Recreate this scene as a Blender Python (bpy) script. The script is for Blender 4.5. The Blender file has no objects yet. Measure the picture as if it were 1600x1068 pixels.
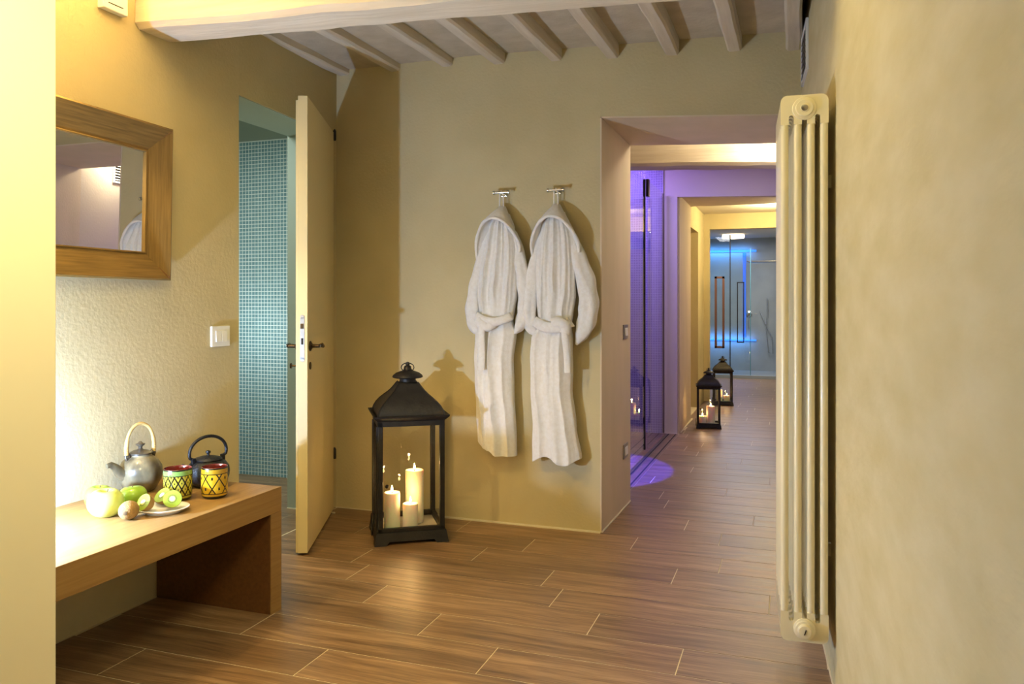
import bpy, bmesh, math, random
from mathutils import Vector, Matrix, noise
random.seed(7)
PI = math.pi
S = bpy.context.scene
COL = S.collection

# ---------------------------------------------------------------- camera
cam_d = bpy.data.cameras.new('camera'); cam = bpy.data.objects.new('camera', cam_d); COL.objects.link(cam)
cam.location = (0, 0, 1.2)
cam.rotation_euler = (PI/2, 0, math.atan(440/1241))
cam_d.sensor_width = 36; cam_d.lens = 1241/1600*36; cam_d.shift_y = -62/1600
cam_d.clip_start = 0.02
S.camera = cam
# ---------------------------------------------------------------- world, exposure
W = bpy.data.worlds.new('world'); S.world = W; W.use_nodes = True
W.node_tree.nodes['Background'].inputs[0].default_value = (1, .9, .75, 1)
W.node_tree.nodes['Background'].inputs[1].default_value = .02
S.view_settings.view_transform = 'Standard'; S.view_settings.look = 'None'
S.view_settings.gamma = 1; S.view_settings.use_curve_mapping = False
S.view_settings.exposure = 0.1

def light(name, kind, loc, energy, color, size=.1, size_y=None, rot=None, aim=None, spot=None, blend=.1, spread=None):
    d = bpy.data.lights.new(name, kind); o = bpy.data.objects.new(name, d); COL.objects.link(o)
    o.location = loc; d.energy = energy; d.color = color
    if kind == 'AREA':
        d.shape = 'RECTANGLE'; d.size = size; d.size_y = size_y or size
        if spread: d.spread = spread
    else:
        d.shadow_soft_size = size
    if spot: d.spot_size = spot; d.spot_blend = blend
    if rot: o.rotation_euler = rot
    if aim: o.rotation_euler = (Vector(aim)-Vector(loc)).to_track_quat('-Z', 'Y').to_euler()
    return o
WARM = (1, .70, .30); SOFT = (1, .80, .50); COOL = (.86, .95, 1)
light('wall_lamp_down', 'SPOT', (-2.27, 1.84, 2.06), 44, (1, .76, .34), .03, aim=(-2.17, 1.94, 1.0), spot=math.radians(124), blend=.25)
light('wall_lamp_up', 'SPOT', (-2.27, 1.84, 2.14), 200, (1, .76, .34), .03, aim=(-2.20, 1.94, 3.0), spot=math.radians(124), blend=.3)
light('bench_end_lamp', 'POINT', (-2.27, 1.66, .635), 108, (.42, .60, 1), .025)
light('entry_fill', 'AREA', (-.55, .45, 2.1), 6.5, (1, .84, .42), .5, .5, aim=(-1.45, 1.15, 1.4), spread=1.5)  # added fill without a fixture, aimed to brighten the partition end
light('passage_glow', 'AREA', (-.5, 2.0, 2.5), 8, (1, .87, .36), 1.3, .8)
light('corridor_lamp', 'POINT', (-.12, 5.1, 2.28), 15, (1, .90, .72), .05)
light('corridor_soft', 'AREA', (-.5, 6.3, 2.4), 7, (.74, .72, 1), .7, 1.2)
light('shower_spot', 'SPOT', (-1.5, 5.78, 2.42), 2000, (.05, .035, 1), .01, aim=(-1.5, 5.62, 0), spot=2*math.atan(.72/2.42), blend=.12)
light('shower_violet', 'AREA', (-1.7, 6.7, 2.45), 34, (.32, .20, 1), .6, .5, aim=(-1.6, 7.3, .8))
light('hall_lamp', 'POINT', (-.15, 9.1, 2.12), 36, (1, .84, .46), .06)
light('far_shower_lamp', 'AREA', (-.7, 12.4, 2.25), 40, (.95, .96, 1), 1.0, 1.0)
light('bathroom_lamp', 'AREA', (-3.3, 3.3, 2.4), 18, (.88, 1, .95), .7, .7)
light('bathroom_tile_lamp', 'POINT', (-3.45, 4.15, 1.0), 7, (.78, .96, 1), .06)

# ---------------------------------------------------------------- materials
MATS = {}
def srgb(c):
    if isinstance(c, str):
        c = [int(c[i:i+2], 16)/255 for i in (0, 2, 4)]
    return tuple(x/12.92 if x <= .04045 else ((x+.055)/1.055)**2.4 for x in c) + (1,)
def nt(m):
    return m.node_tree.nodes, m.node_tree.links
def mat(name, color, rough=.6, metal=0, bump=0, bscale=100, var=0, vscale=3, color2=None, spec=.5, coat=0, sss=0, emis=None, estr=0, stretch=None, detail=4, sheen=0, coord='Object'):
    if name in MATS: return MATS[name]
    m = bpy.data.materials.new(name); m.use_nodes = True; n, l = nt(m)
    b = n['Principled BSDF']; c = srgb(color)
    b.inputs['Base Color'].default_value = c; b.inputs['Roughness'].default_value = rough
    b.inputs['Metallic'].default_value = metal; b.inputs['Specular IOR Level'].default_value = spec
    b.inputs['Coat Weight'].default_value = coat
    if sheen: b.inputs['Sheen Weight'].default_value = sheen
    if sss:
        b.inputs['Subsurface Weight'].default_value = sss; b.inputs['Subsurface Scale'].default_value = .03
    if emis:
        b.inputs['Emission Color'].default_value = emis; b.inputs['Emission Strength'].default_value = estr
    tc = n.new('ShaderNodeTexCoord'); mp = n.new('ShaderNodeMapping'); l.new(tc.outputs[coord], mp.inputs[0])
    if stretch: mp.inputs['Scale'].default_value = stretch
    if var or color2:
        t = n.new('ShaderNodeTexNoise'); t.inputs['Scale'].default_value = vscale; t.inputs['Detail'].default_value = detail
        l.new(mp.outputs[0], t.inputs[0])
        r = n.new('ShaderNodeMapRange'); r.inputs[1].default_value = .3; r.inputs[2].default_value = .7
        l.new(t.outputs[0], r.inputs[0])
        mx = n.new('ShaderNodeMix'); mx.data_type = 'RGBA'; l.new(r.outputs[0], mx.inputs[0])
        c2 = srgb(color2) if color2 else tuple(x*(1-var) for x in c[:3]) + (1,)
        mx.inputs[6].default_value = c; mx.inputs[7].default_value = c2
        l.new(mx.outputs[2], b.inputs['Base Color'])
    if bump:
        t = n.new('ShaderNodeTexNoise'); t.inputs['Scale'].default_value = bscale; t.inputs['Detail'].default_value = 3
        l.new(mp.outputs[0], t.inputs[0])
        bp = n.new('ShaderNodeBump'); bp.inputs['Strength'].default_value = min(1, bump); bp.inputs['Distance'].default_value = .003
        l.new(t.outputs[0], bp.inputs['Height']); l.new(bp.outputs[0], b.inputs['Normal'])
    MATS[name] = m; return m
def glass_mat(name, tint=(.97, .98, .97), boost=1.0):
    m = bpy.data.materials.new(name); m.use_nodes = True; n, l = nt(m)
    n.remove(n['Principled BSDF']); out = n['Material Output']
    tr = n.new('ShaderNodeBsdfTransparent'); tr.inputs[0].default_value = tint + (1,)
    gl = n.new('ShaderNodeBsdfGlossy'); gl.inputs['Roughness'].default_value = .0; gl.inputs[0].default_value = (.95, .95, .95, 1)
    fr = n.new('ShaderNodeFresnel'); fr.inputs[0].default_value = 1.5
    mu = n.new('ShaderNodeMath'); mu.operation = 'MULTIPLY'; mu.inputs[1].default_value = boost; mu.use_clamp = True
    ge = n.new('ShaderNodeNewGeometry'); fb = n.new('ShaderNodeMath'); fb.operation = 'SUBTRACT'; fb.inputs[0].default_value = 1; l.new(ge.outputs['Backfacing'], fb.inputs[1])
    f2 = n.new('ShaderNodeMath'); f2.operation = 'MULTIPLY'; l.new(fr.outputs[0], f2.inputs[0]); l.new(fb.outputs[0], f2.inputs[1]); l.new(f2.outputs[0], mu.inputs[0])
    ms = n.new('ShaderNodeMixShader'); l.new(mu.outputs[0], ms.inputs[0]); l.new(tr.outputs[0], ms.inputs[1]); l.new(gl.outputs[0], ms.inputs[2])
    l.new(ms.outputs[0], out.inputs[0]); return m
def plank_mat():
    m = bpy.data.materials.new('wood_look_tile'); m.use_nodes = True; n, l = nt(m); b = n['Principled BSDF']
    tc = n.new('ShaderNodeTexCoord'); oi = n.new('ShaderNodeObjectInfo')
    off = n.new('ShaderNodeVectorMath'); off.operation = 'ADD'
    cx = n.new('ShaderNodeCombineXYZ')
    m1 = n.new('ShaderNodeMath'); m1.operation = 'MULTIPLY'; m1.inputs[1].default_value = 37.0; l.new(oi.outputs['Random'], m1.inputs[0])
    for i in range(3): l.new(m1.outputs[0], cx.inputs[i])
    l.new(tc.outputs['Object'], off.inputs[0]); l.new(cx.outputs[0], off.inputs[1])
    # slow warp so the grain wanders
    wn = n.new('ShaderNodeTexNoise'); wn.inputs['Scale'].default_value = 2.2; l.new(off.outputs[0], wn.inputs[0])
    wm = n.new('ShaderNodeVectorMath'); wm.operation = 'SCALE'; wm.inputs['Scale'].default_value = .055; l.new(wn.outputs['Color'], wm.inputs[0])
    ad = n.new('ShaderNodeVectorMath'); ad.operation = 'ADD'; l.new(off.outputs[0], ad.inputs[0]); l.new(wm.outputs[0], ad.inputs[1])
    def grain(sx, sy, det=5):
        mp = n.new('ShaderNodeMapping'); mp.inputs['Scale'].default_value = (sx, sy, 1); l.new(ad.outputs[0], mp.inputs[0])
        t = n.new('ShaderNodeTexNoise'); t.inputs['Scale'].default_value = 1; t.inputs['Detail'].default_value = det; t.inputs['Roughness'].default_value = .65
        l.new(mp.outputs[0], t.inputs[0]); return t
    g1 = grain(1.6, 30); g2 = grain(6, 190, 3); g3 = grain(1.2, 9, 2)
    a = n.new('ShaderNodeMath'); a.operation = 'MULTIPLY_ADD'; l.new(g1.outputs[0], a.inputs[0]); a.inputs[1].default_value = .6
    a2 = n.new('ShaderNodeMath'); a2.operation = 'MULTIPLY'; l.new(g2.outputs[0], a2.inputs[0]); a2.inputs[1].default_value = .4
    l.new(a2.outputs[0], a.inputs[2])
    r = n.new('ShaderNodeValToRGB'); e = r.color_ramp.elements
    e[0].position = .34; e[0].color = srgb('5b432e'); e[1].position = .66; e[1].color = srgb('ae8e6c')
    x = e.new(.5); x.color = srgb('896b4c')
    l.new(a.outputs[0], r.inputs[0])
    # dark heart stripes
    k = n.new('ShaderNodeMapRange'); k.inputs[1].default_value = .56; k.inputs[2].default_value = .70; k.inputs[4].default_value = .4; l.new(g3.outputs[0], k.inputs[0])
    mx = n.new('ShaderNodeMix'); mx.data_type = 'RGBA'; l.new(k.outputs[0], mx.inputs[0]); l.new(r.outputs[0], mx.inputs[6]); mx.inputs[7].default_value = srgb('4d3a28')
    hv = n.new('ShaderNodeHueSaturation'); l.new(mx.outputs[2], hv.inputs['Color'])
    vr = n.new('ShaderNodeMapRange'); vr.inputs[3].default_value = .8; vr.inputs[4].default_value = 1.18; l.new(oi.outputs['Random'], vr.inputs[0]); l.new(vr.outputs[0], hv.inputs['Value'])
    l.new(hv.outputs[0], b.inputs['Base Color'])
    b.inputs['Roughness'].default_value = .36; b.inputs['Specular IOR Level'].default_value = .5
    rr = n.new('ShaderNodeMapRange'); rr.inputs[3].default_value = .27; rr.inputs[4].default_value = .48; l.new(g1.outputs[0], rr.inputs[0]); l.new(rr.outputs[0], b.inputs['Roughness'])
    bp = n.new('ShaderNodeBump'); bp.inputs['Strength'].default_value = .35; bp.inputs['Distance'].default_value = .002; l.new(a.outputs[0], bp.inputs['Height']); l.new(bp.outputs[0], b.inputs['Normal'])
    return m
def wood_mat(name, dark, light_, along=0, rough=.45, scale=1.0):
    m = bpy.data.materials.new(name); m.use_nodes = True; n, l = nt(m); b = n['Principled BSDF']
    tc = n.new('ShaderNodeTexCoord'); mp = n.new('ShaderNodeMapping'); l.new(tc.outputs['Object'], mp.inputs[0])
    sc = [70*scale]*3; sc[along] = 3.0*scale; mp.inputs['Scale'].default_value = sc
    t = n.new('ShaderNodeTexNoise'); t.inputs['Scale'].default_value = 1; t.inputs['Detail'].default_value = 5; t.inputs['Distortion'].default_value = .4; l.new(mp.outputs[0], t.inputs[0])
    r = n.new('ShaderNodeValToRGB'); e = r.color_ramp.elements; e[0].position = .3; e[0].color = srgb(dark); e[1].position = .7; e[1].color = srgb(light_)
    l.new(t.outputs[0], r.inputs[0]); l.new(r.outputs[0], b.inputs['Base Color'])
    b.inputs['Roughness'].default_value = rough
    bp = n.new('ShaderNodeBump'); bp.inputs['Strength'].default_value = .15; bp.inputs['Distance'].default_value = .002; l.new(t.outputs[0], bp.inputs['Height']); l.new(bp.outputs[0], b.inputs['Normal'])
    return m
M_wall = mat('ochre_plaster', 'ccbe94', .9, bump=.5, bscale=70, color2='c2b388', vscale=2.5, spec=.2)
M_wallr = mat('ochre_plaster_soft', 'd0c39c', .85, bump=.55, bscale=34, color2='c4b588', vscale=12, stretch=(1, .35, 1), spec=.25)
M_jamb = mat('beige_microcement', 'dccab0', .8, bump=.5, bscale=200, color2='d2c2a4', vscale=6, stretch=(1, 1, .3), spec=.25)
M_pale = mat('pale_plaster', 'd3c8b6', .9, bump=.3, bscale=60, spec=.2)
M_bath = mat('grey_green_plaster', 'a3ada2', .9, bump=.3, bscale=60, spec=.2)
M_ceil = mat('painted_brick_ceiling', 'c8bca6', .9, bump=1, bscale=40, color2='b8ab94', vscale=9, spec=.2)
M_beam = mat('whitewashed_beam', 'd9cdb6', .85, bump=1, bscale=4, color2='c9baa0', vscale=2, stretch=(1, 14, 14), spec=.2, detail=8)
M_joist = mat('whitewashed_joist', 'dacfbc', .85, bump=.8, bscale=4, color2='c8bba4', vscale=2, stretch=(14, 1, 14), spec=.2, detail=8)
M_door = mat('cream_lacquer', 'dccb98', .45, bump=.1, bscale=20)
M_grout = mat('pale_grout', 'e2d6b8', .9)
M_plank = plank_mat()
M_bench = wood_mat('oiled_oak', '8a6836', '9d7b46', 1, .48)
M_benchd = wood_mat('dark_shaded_oak', '5c3a1a', '6e4722', 1, .5)  # shade under the bench put into this darker oak; mirror backing shares it
M_frame = wood_mat('mirror_oak', '5e481d', '7e6230', 1, .5, 2)
M_framev = wood_mat('mirror_oak_upright', '5e481d', '7e6230', 2, .5, 2)
M_mirror = mat('silvered_glass', 'f0f0f0', .0, metal=1)
M_black = mat('blackened_iron', '1f1c1a', .5, metal=.3, bump=.6, bscale=60, color2='2c2823', vscale=20)
M_cast = mat('cast_iron', '151517', .42, metal=.2, bump=.9, bscale=160)
M_chrome = mat('chrome', 'd8d8d8', .12, metal=1)
M_steel = mat('brushed_steel', 'a5a09a', .35, metal=1)
M_bronze = mat('dark_bronze', '4a3a26', .35, metal=.9)
M_rad = mat('cream_radiator_enamel', 'ece0bc', .3, coat=.3)
M_white = mat('white_plastic', 'eeece4', .4)
M_terry = mat('white_terry_cloth', 'faf7f0', .95, bump=1, bscale=420, color2='f2ede2', vscale=60, sheen=.3, spec=.1)
M_wax = mat('ivory_wax', 'fdf2dc', .5, sss=.6, emis=(1, .62, .26, 1), estr=0)
M_wick = mat('burnt_wick', '201810', .9)
M_flame = mat('candle_flame', 'ffd890', .5, emis=(1, .72, .32, 1), estr=28)
M_green = mat('green_apple_skin', '83ab2c', .3, color2='a6c344', vscale=9, coat=.3)
M_pale_apple = mat('pale_apple_skin', 'a9c24a', .3, color2='cbd276', vscale=8, coat=.3)
M_stem = mat('fruit_stem', '5a4320', .8)
M_kiwi = mat('kiwi_skin', 'a5824a', .8, bump=1, bscale=300, color2='8a6a38', vscale=40)
M_porc = mat('white_porcelain', 'f2f0ec', .15, coat=.5)
M_clay = mat('speckled_stoneware', '857a5c', .3, color2='3c3427', vscale=16, stretch=(1, 1, .5), coat=.4, bump=.3, bscale=90, detail=8)
M_claydark = mat('dark_stoneware', '5e5444', .3, color2='3a3228', vscale=14, coat=.4)
M_cane = mat('cane_handle', 'd9bd78', .5, color2='b8965a', vscale=30)
M_glass = glass_mat('clear_glass', boost=1.15)
M_glassg = glass_mat('shower_glass', (.93, .97, .97), boost=.95)
M_rail = mat('floor_track_metal', '8a8070', .3, metal=.9)
M_slot = mat('dark_slot', '171310', .8)
M_gap = mat('white_silicone', 'e0d6bc', .8)
M_mosaic = mat('pale_blue_mosaic', '7c9ea6', .25, color2='648890', vscale=30, coat=.3)
M_mosaicv = mat('lilac_mosaic', 'a094b6', .3, color2='9286a8', vscale=30, coat=.3)
M_mgrout = mat('mosaic_grout', 'e2e8e4', .8)
M_greytile = mat('grey_slab', '9fa3a3', .4, color2='8f9494', vscale=3)
M_walnut = mat('walnut_handle', '6a3f22', .5)
M_blue = mat('blue_led', '2060ff', .5, emis=(.06, .32, 1, 1), estr=.9)
M_blues = mat('blue_led_soft', '2060ff', .5, emis=(.10, .42, 1, 1), estr=.22)
M_lampw = mat('lamp_diffuser', 'fff0d0', .5, emis=(1, .85, .6, 1), estr=2.2)

# ---------------------------------------------------------------- mesh helpers
class MB:
    def __init__(s): s.v = []; s.f = []; s.m = []; s.cm = 0
    def add(s, vs, fs):
        o = len(s.v); s.v += [tuple(v) for v in vs]; s.f += [tuple(i+o for i in f) for f in fs]; s.m += [s.cm]*len(fs); return s
    def box(s, x0, x1, y0, y1, z0, z1):
        return s.add([(x0,y0,z0),(x1,y0,z0),(x1,y1,z0),(x0,y1,z0),(x0,y0,z1),(x1,y0,z1),(x1,y1,z1),(x0,y1,z1)],
                     [(0,3,2,1),(4,5,6,7),(0,1,5,4),(1,2,6,5),(2,3,7,6),(3,0,4,7)])
    def hexa(s, p):  # 8 points: bottom ring then top ring
        return s.add(p, [(0,3,2,1),(4,5,6,7),(0,1,5,4),(1,2,6,5),(2,3,7,6),(3,0,4,7)])
    def prism(s, pts, z0, z1):
        n = len(pts); return s.add([(x,y,z0) for x,y in pts]+[(x,y,z1) for x,y in pts],
            [tuple(reversed(range(n))), tuple(range(n,2*n))]+[(i,(i+1)%n,n+(i+1)%n,n+i) for i in range(n)])
    def lathe(s, prof, seg=32, c=(0,0,0), axis='z', sx=1, sy=1, cap=True):
        vs = []; fs = []
        for (r, z) in prof:
            for i in range(seg):
                a = 2*PI*i/seg; p = (r*math.cos(a)*sx, r*math.sin(a)*sy, z)
                if axis == 'x': p = (p[2], p[0], p[1])
                if axis == 'y': p = (p[1], p[2], p[0])
                vs.append((p[0]+c[0], p[1]+c[1], p[2]+c[2]))
        k = len(prof)
        for j in range(k-1):
            for i in range(seg):
                i2 = (i+1) % seg; fs.append((j*seg+i, j*seg+i2, (j+1)*seg+i2, (j+1)*seg+i))
        if cap:
            fs.append(tuple(reversed(range(seg)))); fs.append(tuple(range((k-1)*seg, k*seg)))
        return s.add(vs, fs)
    def tube(s, pts, rad, seg=10, closed=False, flat=1.0, cap=True):
        pts = [Vector(p) for p in pts]; n = len(pts); vs = []; fs = []
        if not isinstance(rad, (list, tuple)): rad = [rad]*n
        up = None
        for i, p in enumerate(pts):
            if closed: t = pts[(i+1) % n]-pts[i-1]
            else: t = pts[min(i+1, n-1)]-pts[max(i-1, 0)]
            t.normalize()
            if up is None: up = Vector((0,0,1)) if abs(t.z) < .9 else Vector((0,1,0))
            side = t.cross(up); side.normalize(); up = side.cross(t); up.normalize()
            for k in range(seg):
                a = 2*PI*k/seg; vs.append(p + side*math.cos(a)*rad[i] + up*math.sin(a)*rad[i]*flat)
        m = n if closed else n-1
        for j in range(m):
            j2 = (j+1) % n
            for k in range(seg):
                k2 = (k+1) % seg; fs.append((j*seg+k, j*seg+k2, j2*seg+k2, j2*seg+k))
        if cap and not closed:
            fs.append(tuple(reversed(range(seg)))); fs.append(tuple(range((n-1)*seg, n*seg)))
        return s.add(vs, fs)
    def grid(s, P, wrap=False):
        nu = len(P); nv = len(P[0]); vs = [p for r in P for p in r]; fs = []
        for i in range(nu-1):
            for j in range(nv if wrap else nv-1):
                j2 = (j+1) % nv; fs.append((i*nv+j, i*nv+j2, (i+1)*nv+j2, (i+1)*nv+j))
        return s.add(vs, fs)
    def mesh(s, name, mats, smooth=False, bevel=0, angle=40):
        me = bpy.data.meshes.new(name); me.from_pydata([tuple(v) for v in s.v], [], s.f)
        if not isinstance(mats, (list, tuple)): mats = [mats]
        for m in mats: me.materials.append(m)
        bm = bmesh.new(); bm.from_mesh(me)
        bm.faces.ensure_lookup_table()
        for f, k in zip(bm.faces, s.m): f.material_index = k
        bmesh.ops.recalc_face_normals(bm, faces=bm.faces)
        if bevel:
            bmesh.ops.remove_doubles(bm, verts=bm.verts, dist=1e-6)
            ed = [e for e in bm.edges if len(e.link_faces) == 2 and e.calc_face_angle(0) > .6]
            bmesh.ops.bevel(bm, geom=ed, offset=bevel, segments=2, affect='EDGES', profile=.6)
        bm.to_mesh(me); bm.free()
        if smooth:
            for p in me.polygons: p.use_smooth = True
            try: me.set_sharp_from_angle(angle=math.radians(angle))
            except Exception: pass
        me.update(); return me
    def obj(s, name, mats, parent=None, smooth=False, bevel=0, angle=40, **k):
        return link(name, s.mesh(name, mats, smooth, bevel, angle), parent, **k)
def link(name, me, parent=None, loc=None, label=None, cat=None, group=None, kind=None):
    o = bpy.data.objects.new(name, me); COL.objects.link(o)
    if parent: o.parent = parent
    if loc: o.location = loc
    if label: o['label'] = label
    if cat: o['category'] = cat
    if group: o['group'] = group
    if kind: o['kind'] = kind
    return o
def thing(name, label, cat, loc=(0,0,0), rz=0, group=None):
    o = link(name, None, None, loc, label, cat, group); o.rotation_euler.z = rz; o.empty_display_size = .1; return o
def struct(name, mb, m, parent=None, **k):
    return mb.obj(name, m, parent, kind='structure', **k) if not parent else mb.obj(name, m, parent, **k)

# ---------------------------------------------------------------- setting: floor
def xr(y): return .279-.06*y                      # right wall leans in towards the back
fb = MB(); fb.box(-4.6, .6, -2.6, 16, -.08, -.0012)
floor = struct('floor', fb, M_grout)
JO = {0:-2.117, 1:-1.518, 2:-.969, 3:-1.28, 4:-1.625, 5:-1.83, 6:-1.93, 7:-1.413, 8:-1.235, 9:-.749, 10:-.35, 11:-.545, 12:-.207, 13:-.714, 14:-.776, 15:-.4, 16:-.9, 17:-.15, 18:-.687}
PL, PW, G = .92, .2075, .0036
full = MB(); full.box(0, PL-G, 0, PW-G, -.009, 0); full_me = full.mesh('plank', M_plank, bevel=.0008)
far_stuff = MB()
def put_plank(x, y, w=None, h=None):
    if w is None and h is None: o = link('plank', full_me, floor, (x+G/2, y+G/2, 0))
    else:
        b = MB(); b.box(0, (w or PL)-G, 0, (h or PW)-G, -.009, 0); o = b.obj('plank', M_plank, floor, bevel=.0008, loc=(x+G/2, y+G/2, 0))
    return o
def lay_row(r, y0, x0, x1, h=PW, off=None, stuff=False):
    j = JO.get(r, off if off is not None else random.uniform(-2, 0))
    x = j
    while x > x0: x -= PL
    while x < x1-.01:
        a, b = max(x, x0), min(x+PL, x1)
        if b-a > .03:
            if stuff: far_stuff.box(a+G/2, b-G/2, y0+G/2, y0+h-G/2, -.009, 0)
            elif b-a > PL-.001 and abs(h-PW) < 1e-4: put_plank(a, y0)
            else: put_plank(a, y0, b-a, h)
        x += PL
for r in range(-8, 60):
    y0 = 1.965 + r*PW
    if y0 < .5:  continue
    ym = y0+PW/2
    if ym < 4.06:
        if y0 + PW > 4.06: lay_row(r, y0, -2.45, xr(4.06), 4.06-y0)
        else: lay_row(r, y0, -2.445 if ym < 3.1 else -2.445-(ym-3.1)*.085, xr(ym))
    elif ym < 4.76: lay_row(r, y0, -.95, .0)
    elif ym < 7.3: lay_row(r, y0, -.985, .0)
    elif ym < 8.34: lay_row(r, y0, -.985, 0, stuff=True)
    elif ym < 9.9: lay_row(r, y0, -1.03, 0, stuff=True)
    elif y0 < 13.0: lay_row(r, y0, -2, .25, stuff=True)
for r in range(4, 13):                            # bathroom and shower floors
    y0 = 1.965 + r*PW
    lay_row(99, y0, -4.2, -2.452-max(0, y0-3.0)*.085, off=-3.3+.31*(r % 3))
for r in range(13, 26):
    y0 = 1.965 + r*PW
    lay_row(99, y0, -2.3, -1.10, off=-1.7+.31*(r % 3))
far_stuff.obj('far_planks', M_plank, floor, kind='stuff')

# ---------------------------------------------------------------- setting: walls
b = MB(); b.box(-2.78, -2.45, -2.5, 3.08, 0, 2.75).prism([(-2.45, 3.08), (-2.522, 3.93), (-2.78, 3.93), (-2.78, 3.08)], 2.172, 2.75).prism([(-2.522, 3.93), (-2.535, 4.06), (-2.78, 4.06), (-2.78, 3.93)], 0, 2.75)
wall_left = struct('wall_left', b, M_wall)
b = MB(); b.box(-2.795, -2.78, 3.05, 3.08, 0, 2.1); b.box(-2.78, -2.455, 3.075, 3.0805, 0, 2.172).box(-2.78, -2.585, 3.925, 3.931, 0, 2.172).prism([(-2.455, 3.08), (-2.527, 3.93), (-2.78, 3.93), (-2.78, 3.08)], 2.168, 2.173)
struct('trim_1', b, M_bath)
b = MB()
b.box(-2.78, -.95, 4.06, 4.76, 0, 2.75)
b.hexa([(-.95,4.06,2.168),(0,4.06,2.108),(0,4.76,2.108),(-.95,4.76,2.158),(-.95,4.06,2.75),(0,4.06,2.75),(0,4.76,2.75),(-.95,4.76,2.75)])
b.box(0, .3, 4.06, 4.76, 0, 2.75)
struct('wall_back', b, M_wall)
b = MB()   # beige lining of the deep doorway
b.hexa([(-.951,4.057,0),(-.943,4.057,0),(-.930,4.765,0),(-.951,4.765,0),(-.951,4.057,2.167),(-.943,4.057,2.167),(-.930,4.765,2.152),(-.951,4.765,2.152)])
b.hexa([(-.951,4.057,2.160),(.0,4.057,2.100),(0,4.765,2.100),(-.951,4.765,2.148),(-.951,4.057,2.168),(0,4.057,2.108),(0,4.765,2.108),(-.951,4.765,2.158)])
b.box(-.004, .0, 4.057, 4.765, 0, 2.105)
struct('trim_2', b, M_jamb)
b = MB(); b.prism([(xr(-2.5), -2.5), (xr(4.06), 4.06), (.6, 4.06), (.6, -2.5)], 0, 2.75)
struct('wall_right', b, M_wallr)
b = MB(); b.box(-2.78, .6, -2.6, -2.5, 0, 2.75); struct('wall_front', b, M_wall)
b = MB(); b.box(-2.45, -1.285, .97, 1.09, 0, 2.75)
wp = struct('wall_partition', b, M_wall)
b = MB(); b.box(-1.285, -1.2715, .955, 1.0905, 0, 2.75); b.obj('end_lining', mat('cream_end_panel', 'fbf0d2', .5), wp, bevel=.002)
b = MB(); b.box(-2.8, .6, -2.6, 4.1, 2.56, 2.7); ceiling = struct('ceiling', b, M_ceil)
# corridor, shower side
b = MB(); b.box(0, .3, 4.76, 9.9, 0, 2.6); struct('wall_corridor_right', b, M_pale)
b = MB(); b.box(-2.4, -1.0, 7.33, 7.43, 0, 2.6)
b.hexa([(-1.0,7.33,2.160),(0,7.33,2.128),(0,7.43,2.128),(-1.0,7.43,2.165),(-1.0,7.33,2.6),(0,7.33,2.6),(0,7.43,2.6),(-1.0,7.43,2.6)])
b.box(-2.4, -2.3, 4.76, 7.43, 0, 2.6)
struct('wall_corridor_far', b, M_pale)
b = MB(); b.hexa([(-1.4,7.43,0),(-.985,7.36,0),(-1.0,8.34,0),(-1.4,8.34,0),(-1.4,7.43,2.6),(-.985,7.36,2.6),(-1.0,8.34,2.6),(-1.4,8.34,2.6)])
b.box(-1.4, 0, 7.43, 8.34, 2.185, 2.6)
struct('trim_3', b, M_jamb)
b = MB(); b.box(-2.4, .3, 4.76, 8.34, 2.5, 2.6); struct('ceiling_corridor', b, M_pale)
# hall beyond
b = MB(); b.box(-1.4, -1.03, 8.34, 8.50, 0, 2.3).box(-1.4, -1.03, 9.28, 9.9, 0, 2.3).box(-1.4, -1.03, 8.5, 9.28, 2.0, 2.3).box(-1.5, -1.4, 8.34, 9.9, 0, 2.3)
struct('wall_hall_left', b, M_wall)
b = MB(); b.box(-2.0, -.965, 9.9, 10.0, 0, 2.6).box(-.965, 0, 9.9, 10.0, 2.085, 2.6).box(0, .3, 9.9, 10, 0, 2.6)
struct('wall_hall_far', b, M_wall)
b = MB(); b.box(-1.5, 0, 8.34, 9.9, 2.27, 2.4); struct('ceiling_hall', b, M_pale)
# far shower room
b = MB(); b.box(-2.1, .35, 14.2, 14.3, 0, 2.6).box(-2.1, -2.0, 10, 14.2, 0, 2.6).box(.25, .35, 10, 14.2, 0, 2.6)
struct('wall_far', b, M_greytile)
b = MB(); b.box(-2.1, .35, 10, 14.3, 2.3, 2.4); struct('ceiling_far', b, M_pale)
b = MB(); b.box(-2.0, .25, 13.0, 13.12, 0, .05).box(-2.0, .25, 13.12, 14.2, 0, .03); struct('trim_4', b, M_greytile)
b = MB(); b.box(-.235, -.15, 11.9, 11.98, 0, 1.98).box(-.235, .25, 11.9, 11.98, 1.95, 2.0).box(-.15, .25, 11.92, 11.96, 0, 1.95); struct('trim_5', b, M_door)
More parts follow.
